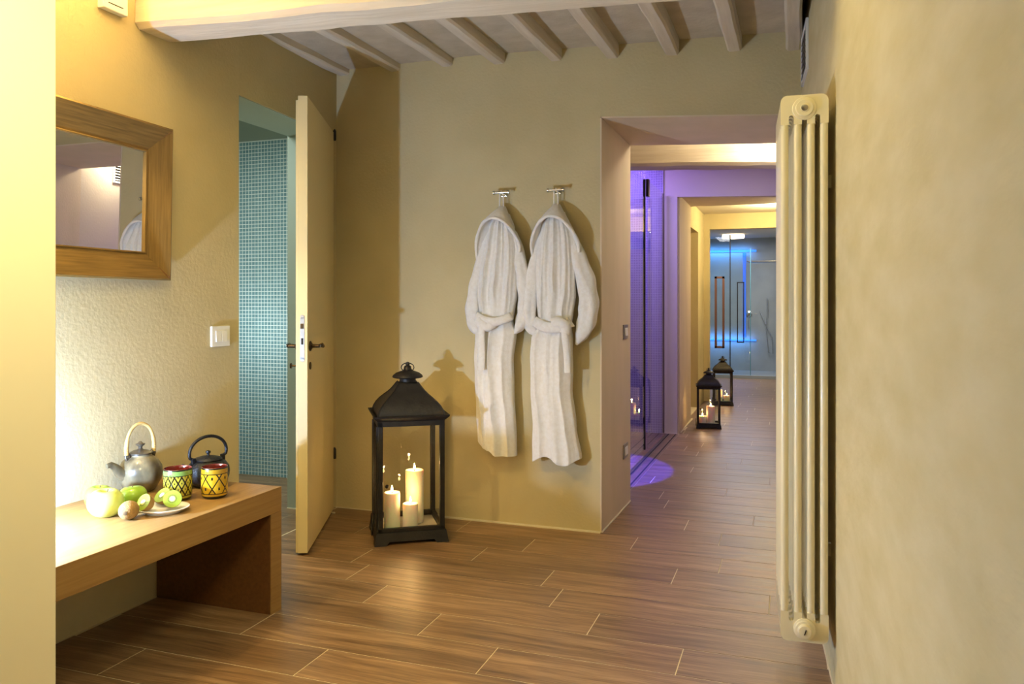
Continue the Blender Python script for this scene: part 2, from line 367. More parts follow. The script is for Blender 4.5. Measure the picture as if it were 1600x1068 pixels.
# bathroom behind the open door
b = MB(); b.box(-4.3, -4.2, 2.0, 4.7, 0, 2.6).box(-4.3, -2.78, 1.9, 2.0, 0, 2.6).box(-4.3, -2.3, 4.62, 4.72, 0, 2.6); struct('wall_bathroom', b, M_bath)
b = MB(); b.box(-4.3, -2.78, 1.9, 4.7, 2.5, 2.6); struct('ceiling_bathroom', b, M_bath)
def mosaic(name, parent, x0, x1, z0, z1, y, m, p=.026):
    t = MB(); g = .0024; th = .003
    nx = int((x1-x0)/p); nz = int((z1-z0)/p)
    for i in range(nx):
        for k in range(nz):
            a = x0+i*p; c = z0+k*p
            o = len(t.v)
            t.v += [(a+g,y,c+g),(a+p-g,y,c+g),(a+p-g,y,c+p-g),(a+g,y,c+p-g),(a+g*1.8,y-th,c+g*1.8),(a+p-g*1.8,y-th,c+g*1.8),(a+p-g*1.8,y-th,c+p-g*1.8),(a+g*1.8,y-th,c+p-g*1.8)]
            t.f += [(o+4,o+5,o+6,o+7),(o,o+1,o+5,o+4),(o+1,o+2,o+6,o+5),(o+2,o+3,o+7,o+6),(o+3,o,o+4,o+7)]; t.m += [0]*5
    o = t.obj(name, m, parent, kind='stuff'); return o
mb_ = MB().box(-4.2, -2.79, 4.60, 4.62, 0, 2.32); sw1 = struct('wall_mosaic', mb_, M_mgrout)
mosaic('mosaic_tiles', sw1, -4.2, -2.79, 0, 2.318, 4.60, M_mosaic)
mb_ = MB().box(-2.3, -1.125, 7.315, 7.33, 0, 2.5); sw2 = struct('wall_shower_mosaic', mb_, mat('lilac_grout', 'c0b4cc', .8))
mosaic('mosaic_tiles', sw2, -2.3, -1.13, 0, 2.49, 7.315, M_mosaicv, .0225)
# pale silicone lines along wall feet
b = MB(); b.box(-1.9, -.95, 4.054, 4.060, 0, .006); b.hexa([(-.943,4.06,0),(-.937,4.06,0),(-.925,4.76,0),(-.931,4.76,0),(-.943,4.06,.006),(-.937,4.06,.006),(-.925,4.76,.006),(-.931,4.76,.006)])
b.box(-2.78, -2.46, 3.919, 3.926, 0, .006)
b.hexa([(xr(1)-.004,1,0),(xr(1),1,0),(xr(4.06),4.06,0),(xr(4.06)-.004,4.06,0),(xr(1)-.004,1,.006),(xr(1),1,.006),(xr(4.06),4.06,.006),(xr(4.06)-.004,4.06,.006)])
b.box(-.982, -.976, 7.4, 8.3, 0, .006)
struct('baseboard_seal', b, M_gap)

# ---------------------------------------------------------------- beams and joists
def wobble(me, amp, sc, seed=0):
    for v in me.vertices:
        p = Vector(v.co)*sc + Vector((seed, seed*2, 0)); n = noise.noise_vector(p); v.co += n*amp
def beamy(name, A, B, w, h, m, parent=None, amp=.004, along='x', seed=0, **k):
    """A, B = centre of underside at both ends"""
    A = Vector(A); B = Vector(B); n = 40; P = []
    for i in range(n+1):
        c = A.lerp(B, i/n); r = min(.02, w*.15); ring = []
        for (u, z) in [(-w/2+r, 0), (w/2-r, 0), (w/2, r), (w/2, h), (-w/2, h), (-w/2, r)]:
            ring.append((c.x+(u if along == 'y' else 0), c.y+(u if along == 'x' else 0), c.z+z))
        P.append(ring)
    b = MB(); b.grid(P, wrap=True); b.f += [tuple(range(6)), tuple(range(n*6, n*6+6))]; b.m += [0, 0]
    me = b.mesh(name, m, smooth=True, angle=35); wobble(me, amp, 5, seed)
    return link(name, me, parent, **k)
beamy('main_beam', (-2.45, 2.56, 2.282), (.14, 2.56, 2.172), .2, .29, M_beam, amp=.006, seed=1, label='thick whitewashed main beam crossing the room above the bench wall and radiator', cat='beam')
beamy('corridor_beam', (-2.3, 5.4, 2.17), (0, 5.4, 2.068), .2, .36, M_beam, amp=.006, seed=4, label='whitewashed beam crossing the violet lit corridor behind the doorway', cat='beam')
JX = [-2.482, -2.152, -1.825, -1.514, -1.192, -.886, -.578, -.276, .0]
JZ = [2.527, 2.522, 2.515, 2.498, 2.482, 2.466, 2.450, 2.438, 2.412]
for i, (x, z) in enumerate(zip(JX, JZ)):
    beamy('joist', (x+.0, 2.64, z-.025), (x, 4.07, z), .070, .10 + (.06 if i > 5 else .03), M_joist, ceiling, amp=.004, along='y', seed=i*3)
b = MB(); b.hexa([(-2.55,2.6,2.575),(.03,2.6,2.50),(.03,4.07,2.505),(-2.55,4.07,2.59),(-2.45,2.6,2.7),(.03,2.6,2.7),(.03,4.07,2.7),(-2.45,4.07,2.7)])
me = b.mesh('ceiling_boards', M_ceil); link('ceiling_boards', me, ceiling)

# ---------------------------------------------------------------- door
HX, HY_, EX, EY = -2.535, 3.945, -2.212, 3.205
dl = math.hypot(EX-HX, EY-HY_); da = math.atan2(EY-HY_, EX-HX)
door = link('door_1', None, None, (HX, HY_, 0), kind='structure'); door.rotation_euler.z = da
b = MB(); b.box(0, dl, 0, .045, .012, 2.178); b.obj('door_leaf', M_door, door, bevel=.002)
b = MB(); b.box(0, dl-.012, -.012, 0, .012, 2.160); b.obj('rebate_lip', M_door, door, bevel=.001)
b = MB(); b.box(dl, dl+.003, .011, .031, .93, 1.13)
b.lathe([(.010, dl), (.010, dl+.003)], 20, (0, .021, .93), 'x').lathe([(.010, dl), (.010, dl+.003)], 20, (0, .021, 1.13), 'x')
lp = b.obj('lock_plate', M_steel, door, smooth=True)
b = MB(); b.box(dl+.003, dl+.007, .013, .027, 1.075, 1.098); b.obj('latch_bolt', M_bronze, lp)
b = MB(); b.box(dl+.003, dl+.0035, .016, .026, 1.0, 1.03); b.obj('bolt_slot', M_slot, lp)
for sgn, y0 in ((1, .045), (-1, -.012)):
    hd = MB(); hd.lathe([(.024, y0), (.024, y0+sgn*.006), (.016, y0+sgn*.010), (.009, y0+sgn*.014), (.008, y0+sgn*.045)], 20, (dl-.06, 0, .99), 'y')
    hd.tube([(dl-.06, y0+sgn*.045, .99), (dl-.075, y0+sgn*.05, .992), (dl-.11, y0+sgn*.05, .995), (dl-.15, y0+sgn*.048, .985), (dl-.165, y0+sgn*.045, .99)], [.009, .010, .008, .009, .006], 12)
    hd.obj('door_handle', M_bronze, door, smooth=True)
    kp = MB(); kp.lathe([(.018, y0), (.018, y0+sgn*.005), (.012, y0+sgn*.007)], 18, (dl-.06, 0, .895), 'y')
    if sgn < 0: kp.tube([(dl-.06, y0-.004, .895), (dl-.06, y0-.028, .895)], .004, 8).lathe([(.012, y0-.028), (.014, y0-.032), (.012, y0-.036)], 16, (dl-.06, 0, .895), 'y')
    kp.obj('keyhole_plate', M_bronze, door, smooth=True)
for z in (.3, 2.13):
    b = MB(); b.lathe([(.007, z), (.009, z+.005), (.009, z+.055), (.004, z+.065)], 12, (-.004, .05, 0)); b.obj('hinge', M_black, door, smooth=True)

# ---------------------------------------------------------------- small wall fittings
def plate(name, loc, rz, w, h, label, m=M_white, buttons=1, cat='switch', group=None):
    t = thing(name, label, cat, loc, rz, group)
    b = MB(); b.box(-w/2, w/2, -.011, 0, -h/2, h/2); b.obj('frame', m, t, bevel=.003)
    for i in range(buttons):
        bw = w*.62/buttons; x = -w*.31+i*bw
        b = MB(); b.hexa([(x+.001,-.0165,-h*.27),(x+bw-.001,-.0165,-h*.27),(x+bw-.001,-.010,-h*.27),(x+.001,-.010,-h*.27),(x+.001,-.0135,h*.27),(x+bw-.001,-.0135,h*.27),(x+bw-.001,-.010,h*.27),(x+.001,-.010,h*.27)])
        b.obj('rocker', M_white, t, bevel=.0012)
    return t
plate('light_switch', (-2.45, 2.945, 1.047), PI/2, .12, .092, 'white rectangular light switch on the wall between the mirror and the open door', buttons=2)
plate('light_switch', (-.938, 4.62, 1.027), PI/2, .12, .085, 'steel framed light switch high on the beige doorway side', m=M_steel, buttons=2)
plate('wall_socket', (-.938, 4.62, .33), PI/2, .12, .085, 'steel framed power socket low on the beige doorway side', m=M_steel, buttons=2, cat='socket')
t = thing('wall_thermostat', 'white box with a slot, on the wall beside the main beam end', 'thermostat', (-2.45, 2.335, 2.30), PI/2)
b = MB(); b.box(-.058, .058, -.03, 0, 0, .14); b.obj('case', M_white, t, bevel=.004)
b = MB(); b.box(-.035, .035, -.0305, -.0296, .022, .026); b.obj('slot', M_slot, t)
# hidden wall lamp that lights the beam
t = thing('wall_lamp', 'small white wall uplighter above the mirror, behind the cream partition', 'lamp', (-2.45, 1.80, 2.0), PI/2)
b = MB(); b.box(-.05, .05, -.03, 0, -.05, .08); b.obj('back_plate', M_white, t, bevel=.004)
# ventilation grilles
def grille(loc, rz, w, h, label, n=7):
    t = thing('vent_grille', label, 'vent', loc, rz)
    b = MB(); b.box(-w/2, w/2, -.012, 0, -h/2, -h/2+.015).box(-w/2, w/2, -.012, 0, h/2-.015, h/2).box(-w/2, -w/2+.015, -.012, 0, -h/2, h/2).box(w/2-.015, w/2, -.012, 0, -h/2, h/2)
    b.obj('frame', M_white, t, bevel=.002)
    b = MB(); b.box(-w/2+.014, w/2-.014, -.003, 0, -h/2+.014, h/2-.014); b.obj('backing', M_slot, t)
    for i in range(n):
        z = -h/2+.02+(h-.04)*(i+.5)/n
        b = MB(); b.hexa([(-w/2+.014,-.012,z-.007),(w/2-.014,-.012,z-.007),(w/2-.014,-.006,z),(-w/2+.014,-.006,z),(-w/2+.014,-.011,z-.005),(w/2-.014,-.011,z-.005),(w/2-.014,-.005,z+.002),(-w/2+.014,-.005,z+.002)])
        b.obj('slat', M_white, t)
def rwall(y): return xr(y)
ra = math.atan2(1, -.06)   # direction along the right wall
grille((rwall(3.78), 3.78, 2.31), -PI/2+math.atan(.06), .30, .22, 'narrow grey vent grille on the wall above the tall radiator')
grille((0, 5.22, 2.14), -PI/2, .26, .19, 'white vent grille on the corridor wall, seen inside the mirror')

# ---------------------------------------------------------------- radiator
t = thing('column_radiator', 'tall cream four-column radiator standing off the wall at the doorway side', 'radiator', (.0315, 2.6, .155), 0)
t.rotation_euler.z = math.atan(.06)
NS, SP, RH = 8, .046, 1.683
cx_ = [-.0572, -.0191, .0191, .0572]
def rad_section():
    b = MB(); w = .0695
    for cx in cx_:
        b.tube([(cx, 0, .06), (cx, 0, RH-.06)], [.0122]*2, 14, flat=1.1)
    for z0, z1 in ((0, .066), (RH-.066, RH)):
        pts = []; r = .020
        flip = z0 > 0
        # rounded head with scalloped slots
        outline = []
        for a in range(0, 91, 18): outline.append((-w+r-r*math.cos(math.radians(a)), -r+r-0 if 0 else (r-r*math.sin(math.radians(a)))))
        outline += [(-x, z) for x, z in reversed(outline)]
        top = []
        for k in range(3, -1, -1):
            c = cx_[k]; top.append((c+.0118, .090)); top.append((c-.0118, .090))
            if k > 0:
                m = (cx_[k]+cx_[k-1])/2
                top += [(m+.0072*math.cos(q), .068-.0072*math.sin(q)) for q in (0, PI/4, PI/2, 3*PI/4, PI)]
        poly = outline + [(w, .085)] + top[0:] + [(-w, .085)]
        poly = [(x, (z1-z) if flip else z) for x, z in poly]
        vs = [(x, -.0132, z) for x, z in poly]+[(x, .0132, z) for x, z in poly]; n = len(poly)
        b.add(vs, [tuple(range(n)), tuple(reversed(range(n, 2*n)))]+[(i, (i+1) % n, n+(i+1) % n, n+i) for i in range(n)])
    b.lathe([(.024, -SP/2), (.024, SP/2)], 20, (0, 0, .042), 'y').lathe([(.024, -SP/2), (.024, SP/2)], 20, (0, 0, RH-.042), 'y')
    return b.mesh('radiator_section', M_rad, smooth=True, angle=50)
me = rad_section()
for i in range(NS): link('radiator_section', me, t, (0, .016+i*SP, 0))
for z, lab in ((.042, 'large'), (RH-.042, 'small')):
    b = MB()
    if lab == 'large': b.lathe([(.032, 0), (.032, -.008), (.027, -.011), (.027, -.016), (.021, -.018), (.018, -.030), (.009, -.031)], 28, (0, .003, z), 'y')
    else: b.lathe([(.036, 0), (.034, -.003), (.026, -.004), (.025, -.007), (.014, -.008), (.0125, -.012)], 28, (0, .003, z), 'y')
    o = b.obj('end_plug', M_rad, t, smooth=True)
    b = MB()
    if lab == 'large': b.tube([(-.002, -.029, z-.008), (.003, -.029, z+.008)], .0016, 6); b.obj('valve_slot', M_bronze, o)
    else: b.lathe([(.010, -.010), (.010, -.013), (.007, -.014)], 20, (0, .003, z), 'y'); b.obj('vent_screw', M_steel, o, smooth=True)
for z in (.25, RH-.25):
    b = MB(); b.box(.055, .096, .14, .16, z-.02, z+.02); b.obj('bracket', M_rad, t)

# ---------------------------------------------------------------- mirror
t = thing('wall_mirror', 'mirror in a wide sloping oak frame on the wall above the bench', 'mirror', (-2.430, 2.575, 1.289), 0)
t.rotation_euler = (0, 0, 0)
ML, MH, FW = .92, .612, .118
MX = Matrix.Rotation(math.radians(2.9), 4, 'Z') @ Matrix.Rotation(math.radians(1.1), 4, 'Y')
t.rotation_euler = MX.to_euler()
# local: -y runs along the wall towards the camera, +x out of the wall
def fpiece(pts_outer, pts_inner):
    # outer edge proud (x=.045), small flat lip, slope down to the glass (x=.012)
    (a, b_), (c, d) = pts_outer, pts_inner
    def P(p, x): return (x, p[0], p[1])
    def L(p, q, k): return (p[0]+(q[0]-p[0])*k, p[1]+(q[1]-p[1])*k)
    rows = []
    for (k, x) in ((0, 0), (0, .046), (.06, .050), (.12, .048), (.35, .038), (.65, .026), (.93, .018), (.96, .021), (1, .020), (1, 0)):
        rows.append([P(L(a, c, k), x), P(L(b_, d, k), x)])
    m = MB(); m.grid(rows); n = len(rows)
    m.f += [tuple(2*i for i in range(n)), tuple(2*i+1 for i in reversed(range(n)))]; m.m += [0, 0]
    return m
o0, o1, i0, i1 = (0, 0), (0, MH), (-FW, FW*.93), (-FW, MH-FW*.93)
q0, q1, j0, j1 = (-ML, 0), (-ML, MH), (-ML+FW, FW*.93), (-ML+FW, MH-FW*.93)
e = .0006
for nm, A, B, m in (('frame_rail', (o1, q1), (i1, j1), M_frame), ('frame_rail', (o0, q0), (i0, j0), M_frame), ('frame_stile', (o0, o1), (i0, i1), M_framev), ('frame_stile', (q0, q1), (j0, j1), M_framev)):
    fpiece(A, B).obj(nm, m, t, smooth=True, angle=25)
b = MB(); b.box(-.016, .0, -ML+.02, -.02, .02, MH-.02); b.obj('backing_board', M_benchd, t)
b = MB(); b.box(.006, .012, -ML+FW-.005, -FW+.005, FW*.93-.005, MH-FW*.93+.005); b.obj('mirror_glass', M_mirror, t)
for k, zz in (((0, 0), 1), ((0, MH), -1)):
    b = MB(); b.tube([(.0505, -.012, k[1]+zz*.011), (.032, -.055, k[1]+zz*.051)], .0022, 6); b.obj('mitre_spline', M_benchd, t)

# ---------------------------------------------------------------- bench
t = thing('bench', 'low orange-brown wooden bench with thick slab top along the plaster wall', 'bench', (-2.445, 1.3, 0))
b = MB(); b.box(0, .555, -.2, 1.33, .385, .48); b.obj('top_slab', M_bench, t, bevel=.002)
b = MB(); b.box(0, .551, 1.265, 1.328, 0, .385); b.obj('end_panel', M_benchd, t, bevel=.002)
b = MB(); b.box(.551, .5545, 1.265, 1.3285, 0, .385).box(0, .5545, 1.3282, 1.3298, 0, .385); b.obj('lit_edge_skin', M_bench, t)  # added skin keeps the panel edge at the lit, unshaded oak tone
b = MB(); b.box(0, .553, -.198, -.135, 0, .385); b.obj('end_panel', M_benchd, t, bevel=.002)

# ---------------------------------------------------------------- things on the bench
BZ = .48
def dimple(me, R, top, dep=.25, wid=.35, lob=0):
    for v in me.vertices:
        r = math.hypot(v.co.x, v.co.y)/R; up = 1 if v.co.z > 0 else -1
        a = math.atan2(v.co.y, v.co.x)
        d = math.exp(-(r/wid)**2)*dep*R
        v.co.z -= up*d*(1 if up > 0 else .6)
        k = 1+lob*math.cos(5*a)*(r if up < 0 else r*.4)
        v.co.x *= k; v.co.y *= k
def apple(x, y, rx, h, m, label, rz=0, tilt=(0, 0)):
    t = thing('apple', label, 'apple', (x, y, BZ+.0012), rz, 'green apples on the bench')
    prof = [(max(.0005, math.sin(PI*i/24)**.9)*rx*(1+.06*math.cos(PI*i/24)*-1), -math.cos(PI*i/24)*h/2) for i in range(25)]
    b = MB(); b.lathe(prof, 40)
    me = b.mesh('flesh', m, smooth=True, angle=180); dimple(me, rx, h/2, .30, .33, .025)
    zm = min(v.co.z for v in me.vertices)
    for v in me.vertices: v.co.z -= zm
    o = link('body', me, t); o.rotation_euler = (tilt[0], tilt[1], 0)
    s = MB(); s.tube([(0, 0, h*.62), (.002, 0, h*.75), (.006, .002, h*.90)], [.0028, .0016, .0022], 8); so = s.obj('stem', M_stem, t, smooth=True); so.rotation_euler = o.rotation_euler
    return t
apple(-2.187, 2.066, .057, .100, M_pale_apple, 'large pale green apple at the front of the group of three', .3, (.05, .05))
apple(-2.285, 2.130, .047, .088, M_green, 'green apple half hidden behind the large pale apple', 1)
apple(-2.205, 2.203, .047, .076, M_green, 'smaller bright green apple beside the round brown teapot', 2, (-.08, .1))
def ellip(rx, ry, rz, n=24, seg=32, cut=None, squash=0):
    P = []
    for i in range(n+1):
        th = PI*i/n
        P.append([(rx*math.cos(th), ry*math.sin(th)*math.cos(2*PI*j/seg), rz*math.sin(th)*math.sin(2*PI*j/seg)) for j in range(seg)])
    return P
k = thing('kiwi', 'whole brown kiwi fruit lying in front of the small apple', 'kiwi', (-2.078, 2.058, BZ+.031), math.radians(-60))
b = MB(); b.grid(ellip(.042, .0315, .0305), True); b.obj('skin', M_kiwi, k, smooth=True, angle=180)
b = MB(); b.lathe([(.006, .038), (.007, .042), (.003, .0435)], 12, axis='x'); b.obj('stem_end', M_stem, k, smooth=True)
# plate
t = thing('plate', 'small white oval plate holding cut kiwi', 'plate', (-2.040, 2.170, BZ), math.radians(20))
b = MB(); b.lathe([(.0005, .004), (.05, .004), (.052, 0), (.056, 0), (.058, .005), (.075, .011), (.086, .018), (.087, .0195), (.085, .020), (.072, .014), (.056, .0085), (.0005, .0075)], 48, sy=.88, cap=False)
b.obj('dish', M_porc, t, smooth=True, angle=60)
def kiwi_flesh():
    m = bpy.data.materials.new('kiwi_flesh'); m.use_nodes = True; n, l = nt(m); bs = n['Principled BSDF']
    uv = n.new('ShaderNodeTexCoord'); sp = n.new('ShaderNodeSeparateXYZ'); l.new(uv.outputs['UV'], sp.inputs[0])
    r = n.new('ShaderNodeValToRGB'); cr = r.color_ramp; cr.interpolation = 'EASE'
    cr.elements[0].position = .0; cr.elements[0].color = srgb('d8d29c'); cr.elements[1].position = 1; cr.elements[1].color = srgb('7f9a2a')
    for p, c in ((.25, 'cfca90'), (.34, '98a43c'), (.55, '869a2c'), (.92, '8fa234')):
        e_ = cr.elements.new(p); e_.color = srgb(c)
    l.new(sp.outputs[0], r.inputs[0])
    # seed ring
    m1 = n.new('ShaderNodeMath'); m1.operation = 'MULTIPLY'; m1.inputs[1].default_value = 26; l.new(sp.outputs[1], m1.inputs[0])
    m2 = n.new('ShaderNodeMath'); m2.operation = 'FRACT'; l.new(m1.outputs[0], m2.inputs[0])
    m3 = n.new('ShaderNodeMath'); m3.operation = 'COMPARE'; m3.inputs[1].default_value = .5; m3.inputs[2].default_value = .28; l.new(m2.outputs[0], m3.inputs[0])
    m4 = n.new('ShaderNodeMath'); m4.operation = 'COMPARE'; m4.inputs[1].default_value = .42; m4.inputs[2].default_value = .07; l.new(sp.outputs[0], m4.inputs[0])
    m5 = n.new('ShaderNodeMath'); m5.operation = 'MULTIPLY'; l.new(m3.outputs[0], m5.inputs[0]); l.new(m4.outputs[0], m5.inputs[1])
    mx = n.new('ShaderNodeMix'); mx.data_type = 'RGBA'; l.new(m5.outputs[0], mx.inputs[0]); l.new(r.outputs[0], mx.inputs[6]); mx.inputs[7].default_value = srgb('2c2a14')
    l.new(mx.outputs[2], bs.inputs['Base Color']); bs.inputs['Roughness'].default_value = .3; return m
M_kf = kiwi_flesh()
def kiwi_half(loc, rot, label):
    t = thing('kiwi_half', label, 'kiwi', loc, 0, None); t.rotation_euler = rot
    b = MB(); P = []
    for i in range(13):
        th = PI/2*i/12
        P.append([(.038*math.sin(PI/2-th)*-1, .031*math.cos(PI/2-th)*math.cos(2*PI*j/32), .030*math.cos(PI/2-th)*math.sin(2*PI*j/32)) for j in range(32)])
    b.grid(P, True); b.obj('skin', M_kiwi, t, smooth=True, angle=180)
    # cut face with polar uv
    me = bpy.data.meshes.new('cut_face'); vs = []; fs = []; R = 8; SG = 48
    for i in range(R+1):
        for j in range(SG+1):
            q = i/R; a = 2*PI*j/SG; vs.append((.0004+.0012*(1-q), .0302*q*math.cos(a), .0292*q*math.sin(a)))
    for i in range(R):
        for j in range(SG): fs.append((i*(SG+1)+j, (i+1)*(SG+1)+j, (i+1)*(SG+1)+j+1, i*(SG+1)+j+1))
    me.from_pydata(vs, [], fs); me.materials.append(M_kf); u = me.uv_layers.new(name='UVMap')
    for lp_ in me.loops:
        vi = lp_.vertex_index; u.data[lp_.index].uv = ((vi//(SG+1))/R, (vi % (SG+1))/SG)
    link('cut_face', me, t)
kiwi_half((-2.010, 2.180, BZ+.046), (0, math.radians(-18), math.radians(-48)), 'halved kiwi with its cut face turned to the room, on the plate')
kiwi_half((-2.080, 2.122, BZ+.042), (math.radians(10), math.radians(-30), math.radians(-100)), 'halved kiwi lying skin side up at the left rim of the plate')
kiwi_half((-2.080, 2.207, BZ+.047), (0, math.radians(-45), math.radians(-100)), 'piece of kiwi at the back of the plate nearest the patterned cup')
# cups
def cup_mat(name, cols, rows, w, dark, base, top):
    m = bpy.data.materials.new(name); m.use_nodes = True; n, l = nt(m); bs = n['Principled BSDF']
    tc = n.new('ShaderNodeTexCoord'); sp = n.new('ShaderNodeSeparateXYZ'); l.new(tc.outputs['UV'], sp.inputs[0])
    def M(op, a, b=None, c=None):
        x = n.new('ShaderNodeMath'); x.operation = op
        for i, q in enumerate((a, b, c)):
            if q is None: continue
            if isinstance(q, (int, float)): x.inputs[i].default_value = q
            else: l.new(q, x.inputs[i])
        return x.outputs[0]
    U = M('MULTIPLY', sp.outputs[0], cols); V = M('MULTIPLY', sp.outputs[1], rows)
    def dist(v): # distance to nearest integer
        return M('ABSOLUTE', M('SUBTRACT', M('FRACT', v), .5))
    l1 = M('GREATER_THAN', dist(M('ADD', U, V)), .5-w); l2 = M('GREATER_THAN', dist(M('SUBTRACT', U, V)), .5-w)
    dots = M('LESS_THAN', M('ADD', dist(M('ADD', M('ADD', U, V), .0)), dist(M('SUBTRACT', U, V))), .13)
    band = M('MULTIPLY', M('GREATER_THAN', sp.outputs[1], .17), M('LESS_THAN', sp.outputs[1], .80))
    lines = M('MULTIPLY', M('MINIMUM', M('ADD', M('ADD', l1, l2), dots), 1), band)
    rings = M('ADD', M('COMPARE', sp.outputs[1], .17, .014), M('ADD', M('COMPARE', sp.outputs[1], .80, .012), M('LESS_THAN', sp.outputs[1], .09)))
    rings = M('MINIMUM', M('ADD', rings, M('GREATER_THAN', sp.outputs[1], .955)), 1)
    al = M('MINIMUM', M('ADD', lines, rings), 1)
    r = n.new('ShaderNodeMix'); r.data_type = 'RGBA'; r.inputs[6].default_value = srgb(base); r.inputs[7].default_value = srgb(top)
    nz = n.new('ShaderNodeTexNoise'); nz.inputs['Scale'].default_value = 60; l.new(tc.outputs['Object'], nz.inputs[0])
    l.new(M('MINIMUM', M('ADD', M('GREATER_THAN', sp.outputs[1], .80), M('MULTIPLY', nz.outputs[0], .5)), 1), r.inputs[0])
    mx = n.new('ShaderNodeMix'); mx.data_type = 'RGBA'; l.new(al, mx.inputs[0]); l.new(r.outputs[2], mx.inputs[6]); mx.inputs[7].default_value = srgb(dark)
    l.new(mx.outputs[2], bs.inputs['Base Color']); bs.inputs['Roughness'].default_value = .12; bs.inputs['Coat Weight'].default_value = .6
    return m
def cup(x, y, R, H, m, label, rz):
    t = thing('patterned_cup', label, 'cup', (x, y, BZ), rz)
    prof = [(R*.80, .0), (R*.90, .004), (R*.97, .014), (R, .03), (R, H*.8), (R*.985, H-.004), (R*.965, H)]
    me = bpy.data.meshes.new('wall'); SG = 48; vs = []; fs = []
    for (r, z) in prof:
        for j in range(SG+1): vs.append((r*math.cos(2*PI*j/SG), r*math.sin(2*PI*j/SG), z))
    for i in range(len(prof)-1):
        for j in range(SG): fs.append((i*(SG+1)+j, i*(SG+1)+j+1, (i+1)*(SG+1)+j+1, (i+1)*(SG+1)+j))
    me.from_pydata(vs, [], fs); me.materials.append(m); u = me.uv_layers.new(name='UVMap')
    for lp_ in me.loops:
        vi = lp_.vertex_index; u.data[lp_.index].uv = ((vi % (SG+1))/SG, prof[vi//(SG+1)][1]/H)
    for p in me.polygons: p.use_smooth = True
    link('outer_wall', me, t)
    b = MB(); b.lathe([(R*.965, H), (R*.94, H+.001), (R*.915, H-.003), (R*.90, H*.5), (R*.85, .012), (.0005, .010)], 48, cap=False)
    b.obj('inner_glaze', mat('oxblood_glaze', '6a2018', .15, coat=.6), t, smooth=True, angle=60)
    b = MB(); b.lathe([(R*.80, 0), (R*.78, .003), (.0005, .003)], 32, cap=False); b.obj('foot', M_claydark, t)
cup(-2.125, 2.332, .0505, .114, cup_mat('glaze_net', 13, 2.6, .11, '14100c', 'b8a22c', '6f8e44'), 'yellow cup with a fine black net pattern and green rim, on the bench', .4)
cup(-2.022, 2.405, .0475, .113, cup_mat('glaze_diamonds', 6, 1.5, .05, '14100c', 'c29a1c', 'a8821c'), 'yellow cup with large black diamonds, in front of the black iron teapot', .52)
# brown teapot
t = thing('stoneware_teapot', 'round brown stoneware teapot with an arched cane handle', 'teapot', (-2.352, 2.385, BZ), math.radians(76))
t.scale = (.92, .92, .96)
# local x = along the spout direction (-x is spout)
R = .086
prof = [(.045, 0), (.052, .004), (.066, .018), (.079, .042), (.0865, .072), (.084, .098), (.070, .122), (.050, .137), (.044, .141), (.044, .147), (.040, .147)]
b = MB(); b.lathe(prof, 48); b.obj('body', M_clay, t, smooth=True, angle=60)
b = MB(); b.lathe([(.043, .147), (.046, .149), (.046, .153), (.030, .161), (.012, .166), (.008, .170), (.009, .178), (.018, .184), (.019, .188), (.010, .191), (.005, .197), (.0005, .198)], 32); b.obj('lid', M_claydark, t, smooth=True, angle=50)
b = MB(); b.tube([(-.060, -.0, .070), (-.090, -.005, .088), (-.112, -.008, .112), (-.132, -.011, .126), (-.150, -.013, .124)], [.027, .022, .016, .012, .009], 16); b.obj('spout', M_clay, t, smooth=True, angle=60)
for sx in (-1, 1):
    b = MB(); b.tube([(sx*.058, 0, .128), (sx*.064, 0, .146), (sx*.056, 0, .158), (sx*.046, 0, .150), (sx*.050, 0, .136)], .006, 10); b.tube([(sx*.058, .012, .140), (sx*.058, -.012, .145)], .005, 8)
    b.obj('handle_lug', M_claydark, t, smooth=True)
pts = []
for i in range(25):
    a = PI*i/24; pts.append((-.060*math.cos(a)*(1+.12*math.sin(a)), 0, .150+.118*math.sin(a)**.85 if 0 < i < 24 else .150))
b = MB(); b.tube(pts, [.0065 if 3 < i < 21 else .0085 for i in range(25)], 10); b.obj('cane_handle', M_cane, t, smooth=True)
for sx in (-1, 1):
    b = MB()
    for k_ in range(5): b.tube([(sx*.061+.008*math.cos(q), .008*math.sin(q), .152+k_*.007) for q in [2*PI*w/10 for w in range(10)]], .0018, 5, closed=True)
    b.obj('cane_binding', M_cane, t, smooth=True)
# black iron teapot
t = thing('iron_teapot', 'black cast iron teapot with a hooped handle near the bench end', 'teapot', (-2.17, 2.545, BZ), math.radians(70))
b = MB(); b.lathe([(.050, 0), (.056, .003), (.070, .018), (.079, .040), (.081, .058), (.078, .076), (.066, .093), (.050, .101), (.046, .102)], 48); b.obj('body', M_cast, t, smooth=True, angle=60)
b = MB(); b.lathe([(.050, .101), (.053, .104), (.050, .109), (.030, .115), (.008, .118), (.005, .121), (.005, .125), (.010, .130), (.009, .136), (.0005, .139)], 32); b.obj('lid', M_cast, t, smooth=True, angle=50)
b = MB(); b.tube([(-.062, 0, .060), (-.082, -.004, .072), (-.098, -.006, .086), (-.112, -.008, .094)], [.017, .013, .010, .009], 14); b.obj('spout', M_cast, t, smooth=True, angle=60)
for sx in (-1, 1):
    b = MB(); b.box(sx*.062-.008, sx*.062+.008, -.007, .007, .088, .116); b.obj('handle_lug', M_cast, t, bevel=.003)
pts = [(-.062, 0, .110)]
for i in range(25):
    a = PI*(i/24)*1.16-PI*.08; pts.append((-.078*math.cos(a), 0, .132+.062*math.sin(a)))
pts.append((.062, 0, .110))
b = MB(); b.tube(pts, .0062, 10); b.obj('handle', M_cast, t, smooth=True)

